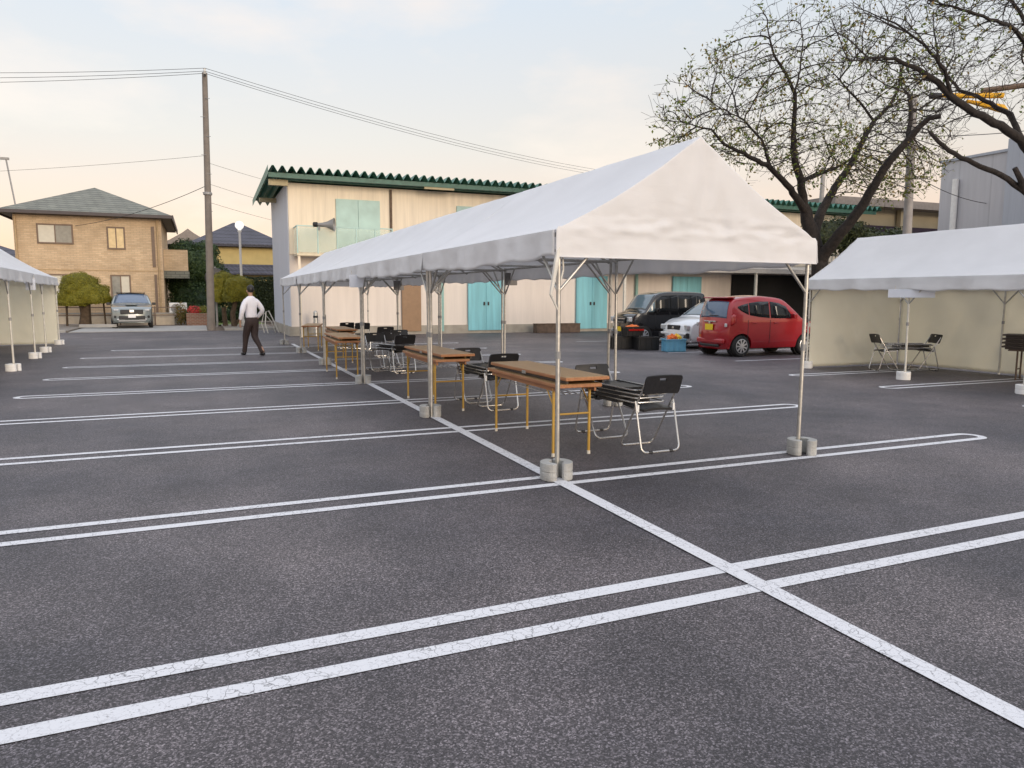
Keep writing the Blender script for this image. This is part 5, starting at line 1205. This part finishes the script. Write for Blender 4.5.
# black tall kei van
prof = [(.06, .24), (0, .45), (.01, .70), (.04, .92), (.14, 1.0), (.4, 1.06), (.62, 1.12), (.85, 1.42), (1.02, 1.64), (1.2, 1.73), (1.6, 1.79), (2.4, 1.79), (3.0, 1.77), (3.2, 1.72), (3.3, 1.4), (3.36, 1.05), (3.4, .7), (3.39, .42), (3.34, .25)]
c = car('black_minivan', 'black boxy minivan parked nose out beside the hall, leftmost car of the right row', (12.75, 21.25, 0), 0, 3.4, 1.475, 1.79, prof, 1.06, (.58, 2.95), .29, M['carblack'], (.64, 1.1, 1.14, 1.70, .93, M['glassw']), (3.2, 3.36, 1.1, 1.65, .9, M['glass']),
        [('quarter_window', [(.72, 1.1, 1.14), (.92, 1.1, 1.40), (1.0, 1.1, 1.46)], M['glassw']), ('side_window', [(1.05, 1.1, 1.5), (1.3, 1.1, 1.66), (1.95, 1.1, 1.68)], M['glass']), ('side_window', [(2.0, 1.1, 1.68), (2.75, 1.1, 1.67)], M['glass']), ('quarter_window', [(2.8, 1.1, 1.66), (3.15, 1.12, 1.60)], M['glass'])], tumble=.10)
seams(c, (1.0, 1.98, 2.78), .35, 1.06, 3.4, 1.06)
c['block']('grille', (.02, 0, .80), (.05, .78, .20), M['plast'], .02)
c['block']('grille_bar', (-.008, 0, .86), (.02, .80, .03), M['chrome'], .005); c['block']('grille_bar', (-.008, 0, .74), (.02, .66, .02), M['chrome'], .005)
for s in (-1, 1):
    c['block']('headlight', (.09, s*.55, .84), (.13, .26, .17), M['lamp'], .03, s*.25)
    c['block']('fog_lamp', (.05, s*.53, .45), (.06, .12, .10), M['lamp'], .02)
plate(c, -.015, .50, M['plate'])
# grey SUV facing the camera in front of the brick house
prof = [(.10, .28), (0, .48), (.01, .78), (.06, .93), (.2, 1.02), (.7, 1.10), (1.2, 1.15), (1.6, 1.38), (1.98, 1.58), (2.3, 1.67), (3.0, 1.69), (3.8, 1.65), (4.2, 1.56), (4.42, 1.3), (4.53, 1.08), (4.6, .8), (4.58, .5), (4.5, .3)]
c = car('grey_suv', 'grey SUV with black roof parked facing forward before the brick house', (-2.80, 37.7, .02), radians(94.3), 4.6, 1.86, 1.69, prof, 1.08, (.9, 3.6), .35, M['cargrey'], (1.22, 2.2, 1.17, 1.65, .93, M['glassb']), (4.2, 4.53, 1.1, 1.5, .9, M['glass']),
        [('side_window', [(1.65, 1.13, 1.22), (2.0, 1.13, 1.46), (2.6, 1.13, 1.58)], M['glass']), ('side_window', [(2.65, 1.13, 1.58), (3.5, 1.13, 1.56)], M['glass']), ('quarter_window', [(3.55, 1.14, 1.55), (4.1, 1.2, 1.46)], M['glass'])], tumble=.2, zb=.26, scl=.93)
c['block']('roof_panel', (2.9, 0, 1.735), (1.5, 1.25, .02), M['plast'], .01)
for s in (-1, 1):
    MB().tube([(2.1, s*.62, 1.70), (2.4, s*.64, 1.75), (3.8, s*.64, 1.73), (4.0, s*.62, 1.68)], .018, 6).obj('roof_rail', M['plast'], c['t'])
    c['block']('headlight', (.125, s*.64, .89), (.12, .30, .10), M['lamp'], .03, s*.30)
    c['block']('fog_lamp', (.13, s*.68, .56), (.1, .2, .12), M['plast'], .02, s*.3)
    MB().lathe([(.30+.35-.25, -.01), (.46, .0), (.46, .02)], 24, (.9, s*.93, .36), 'Y').obj('arch_trim', M['plast'], c['t']) if False else None
c['block']('grille', (.015, 0, .80), (.07, 1.0, .22), M['plast'], .03)
c['block']('lower_grille', (.03, 0, .52), (.08, 1.15, .17), M['plast'], .03)
c['block']('emblem', (-.025, 0, .84), (.012, .20, .12), M['chrome'], .01)
c['block']('skid_plate', (.04, 0, .37), (.1, 1.2, .08), M['grey'], .02)
c['block']('bumper_wing', (.075, 0, .445), (.10, 1.30, .05), M['carwhite'], .02)
plate(c, -.02, .60, M['platew'])
c['block']('hood_line', (.75, 0, 1.135), (.9, .5, .012), M['cargrey'], .004)

# ------------------------------------------------------------ crates
def crate(label, loc, rz, d, m_, group=None):
    t = thing('storage_crate', label, 'crate', loc, rz, group); X, Y, Z = d
    b = MB(); th = .02
    b.b2(-X/2, X/2, -Y/2, Y/2, .01, .03)
    for s in (-1, 1):
        b.box((0, s*(Y/2-th/2), Z/2+.01), (X, th, Z-.02)); b.box((s*(X/2-th/2), 0, Z/2+.01), (th, Y-2*th, Z-.02))
    b.obj('shell', m_, t, bevel=.006)
    b = MB()
    for s in (-1, 1):
        b.box((0, s*(Y/2+.008), Z), (X+.04, .03, .035)); b.box((s*(X/2+.008), 0, Z), (.03, Y-.02, .035))
        for k in range(4): b.box((-X/2+.06+k*(X-.12)/3, s*(Y/2+.006), Z/2), (.02, .018, Z-.08))
        for k in range(3): b.box((s*(X/2+.006), -Y/2+.06+k*(Y-.12)/2, Z/2), (.018, .02, Z-.08))
    b.obj('rim', m_, t)
    return t
crate('black storage crate in front of the black minivan, left of its twin', (11.35, 18.75, 0), -.2, (.62, .46, .36), M['crateb'], 'black crates on the asphalt')
crate('black storage crate between its twin and the light blue crate', (11.8, 18.15, 0), -.2, (.62, .46, .36), M['crateb'], 'black crates on the asphalt')
crate('small open black crate with red trim on top of the black crates', (11.55, 18.5, .385), -.1, (.52, .36, .26), M['crateb'])
t = thing('orange_tool_bag', 'crumpled orange bag poking out of the topmost black crate', 'bag', (11.55, 18.48, .55))
pts, nr = blob_shell((0, 0, .08), (.22, .14, .09), 10); b = core(MB(), (0, 0, .08), (.22, .14, .07), 1, .3); b.obj('bag', M['orange'], t, smooth=True)
MB().box((0, -.20, .02), (.5, .03, .05)).obj('red_strip', M['tail'], t)
crate('light blue slatted crate in front of the white wagon', (12.15, 17.3, 0), -.25, (.56, .42, .34), M['cratebl'])
t = thing('work_gloves', 'orange and yellow cloth bundle heaped in the light blue crate', 'cloth', (12.12, 17.25, .28))
core(MB(), (-.06, 0, .09), (.14, .12, .10), 1, .35).obj('orange_cloth', M['orange'], t, smooth=True)
core(MB(), (.10, .02, .08), (.13, .12, .11), 1, .35).obj('yellow_cloth', M['yel'], t, smooth=True)

# ------------------------------------------------------------ the walking man
def skinmesh(chains, sub=2):
    """chains: list of [(x,y,z,r)...]; a chain starting at an existing joint shares it. first vertex of the first chain is the root"""
    vs = []; rs = []; es = []
    def vid(p):
        for i, q in enumerate(vs):
            if (Vector(q)-Vector(p[:3])).length < 1e-4: return i
        vs.append(p[:3]); rs.append(p[3] if isinstance(p[3], tuple) else (p[3], p[3])); return len(vs)-1
    for ch in chains:
        ids = [vid(p) for p in ch]
        for a, b_ in zip(ids, ids[1:]): es.append((a, b_))
    me = bpy.data.meshes.new('tmp'); me.from_pydata(vs, es, []); o = bpy.data.objects.new('tmp', me); col.objects.link(o)
    sk = o.modifiers.new('skin', 'SKIN'); sk.branch_smoothing = .4
    if not me.skin_vertices: 
        bm = bmesh.new(); bm.from_mesh(me); bm.verts.layers.skin.verify(); bm.to_mesh(me); bm.free()
    for i, r_ in enumerate(rs): me.skin_vertices[0].data[i].radius = r_; me.skin_vertices[0].data[i].use_root = (i == 0)
    ss = o.modifiers.new('sub', 'SUBSURF'); ss.levels = sub; ss.render_levels = sub
    bpy.context.view_layer.update()
    dg = bpy.context.evaluated_depsgraph_get(); res = bpy.data.meshes.new_from_object(o.evaluated_get(dg))
    bpy.data.objects.remove(o); bpy.data.meshes.remove(me)
    res.polygons.foreach_set('use_smooth', [True]*len(res.polygons)); return res
man = thing('person', 'man in white shirt and dark trousers walking away across the lot', 'person', (1.22, 20.0, 0), radians(24))
def put(me, nm, m_, par=man):
    me.materials.clear(); me.materials.append(m_); o = bpy.data.objects.new(nm, me); col.objects.link(o); o.parent = par; return o
# facing +y. joints
pel = (0, 0, .93)
Lh, Rh = (-.09, 0, .90), (.09, 0, .90)
Lk, Rk = (-.10, .13, .49), (.06, .0, .47)
La, Ra = (-.14, .17, .12), (.12, -.31, .15)
def P4(p, r): return (p[0], p[1], p[2], r)
neck = (0, .0, 1.48); Ls, Rs = (-.185, 0, 1.405), (.185, 0, 1.405)
Le, Re = (-.255, -.03, 1.11), (.29, -.06, 1.13); Lw, Rw = (-.27, .06, .87), (.225, .12, .93)
def hand(w_, d):    # w_: wrist, d: +1 right, -1 left ; fingers point down, slightly curled
    x, y, z = w_; ch = []
    palm = (x, y+.02, z-.06)
    ch.append([P4(w_, .026), P4(palm, .034)])
    for k, (oy, ln) in enumerate(((-.030, .055), (-.010, .07), (.012, .075), (.034, .068))):
        b0 = (x-.002*d, y+.02+oy, z-.095); b1 = (x-.006*d, y+.022+oy, z-.095-ln*.5); b2_ = (x-.022*d, y+.02+oy, z-.095-ln)
        ch.append([P4(palm, .034), P4(b0, .0095), P4(b1, .009), P4(b2_, .008)])
    ch.append([P4(palm, .034), P4((x-.02*d, y+.06, z-.07), .011), P4((x-.03*d, y+.075, z-.11), .009)])
    return ch
chains = [[P4(pel, (.07, .06)), P4((0, .0, 1.12), (.09, .065)), P4((0, -.01, 1.30), (.10, .065)), P4(neck, (.052, .052)), P4((0, .015, 1.55), .055), P4((0, .03, 1.62), (.078, .092)), P4((0, .025, 1.70), (.072, .086))],
          [P4((0, -.01, 1.30), .1), P4((-.16, 0, 1.37), .035), P4(Le, .032), P4(Lw, .028)], [P4((0, -.01, 1.30), .1), P4((.16, 0, 1.37), .035), P4(Re, .032), P4(Rw, .028)],
          [P4(pel, .07), P4(Lh, .045), P4(Lk, .045), P4(La, .03), P4((-.14, .16, .055), .04), P4((-.145, .29, .035), .032)],
          [P4(pel, .07), P4(Rh, .045), P4(Rk, .045), P4(Ra, .03), P4((.12, -.32, .08), .04), P4((.13, -.20, .035), .032)]]+hand(Lw, -1)+hand(Rw, 1)
put(skinmesh(chains), 'body', M['skin'])
sh = [[P4((0, 0, .90), (.165, .125)), P4((0, 0, 1.02), (.160, .122)), P4((0, -.0, 1.15), (.165, .12)), P4((0, -.01, 1.31), (.19, .135)), P4((0, 0, 1.43), (.13, .10)), P4((0, .0, 1.51), (.072, .07))],
      [P4((0, -.01, 1.31), .12), P4((-.165, 0, 1.385), .10), P4(Le, .066), P4((Lw[0], Lw[1]-.005, Lw[2]+.02), .045)], [P4((0, -.01, 1.31), .12), P4((.165, 0, 1.385), .10), P4(Re, .066), P4((Rw[0], Rw[1]-.005, Rw[2]+.02), .045)]]
put(skinmesh(sh), 'shirt', M['shirt'])
tr = [[P4((0, 0, 1.04), (.155, .125)), P4((0, -.015, .90), (.175, .15))],
      [P4((0, -.015, .90), .14), P4((-.09, -.01, .80), .125), P4(Lk, .088), P4((-.122, .14, .25), .062), P4((La[0], La[1], .04), .066)],
      [P4((0, -.015, .90), .14), P4((.09, -.01, .80), .125), P4(Rk, .088), P4((.09, -.18, .27), .062), P4((Ra[0], Ra[1]-.01, .05), .068)]]
put(skinmesh(tr), 'trousers', M['trousers'])
put(skinmesh([[P4((0, -.035, 1.575), (.07, .06)), P4((0, -.02, 1.66), (.098, .098)), P4((0, .01, 1.73), (.092, .095)), P4((0, .03, 1.76), (.06, .07))]]), 'hair', M['hair'])
for sx, (ax, ay) in ((-1, (-.14, .16)), (1, (.12, -.32))):
    put(skinmesh([[P4((ax, ay-.05, .045), (.045, .045)), P4((ax, ay+.05, .042), (.05, .042)), P4((ax+.01, ay+.17, .032), (.042, .03))]]), 'shoe', M['shoe'])
b = MB(); 
for s in (-1, 1): b.lathe([(.005, -.012), (.02, -.008), (.02, .008), (.005, .012)], 10, (s*.086, .02, 1.62), 'X')
b.obj('ear', M['skin'], man, smooth=True)
b = MB(); b.lathe([(.005, .0), (.016, .01), (.012, .03), (.004, .045)], 8, (0, .10, 1.615)); b.obj('nose', M['skin'], man, smooth=True)
for s in (-1, 1):
    MB().lathe([(.004, 0), (.012, .004), (.004, .010)], 8, (s*.03, .098, 1.645), 'Y').obj('eye', M['white'], man, smooth=True)
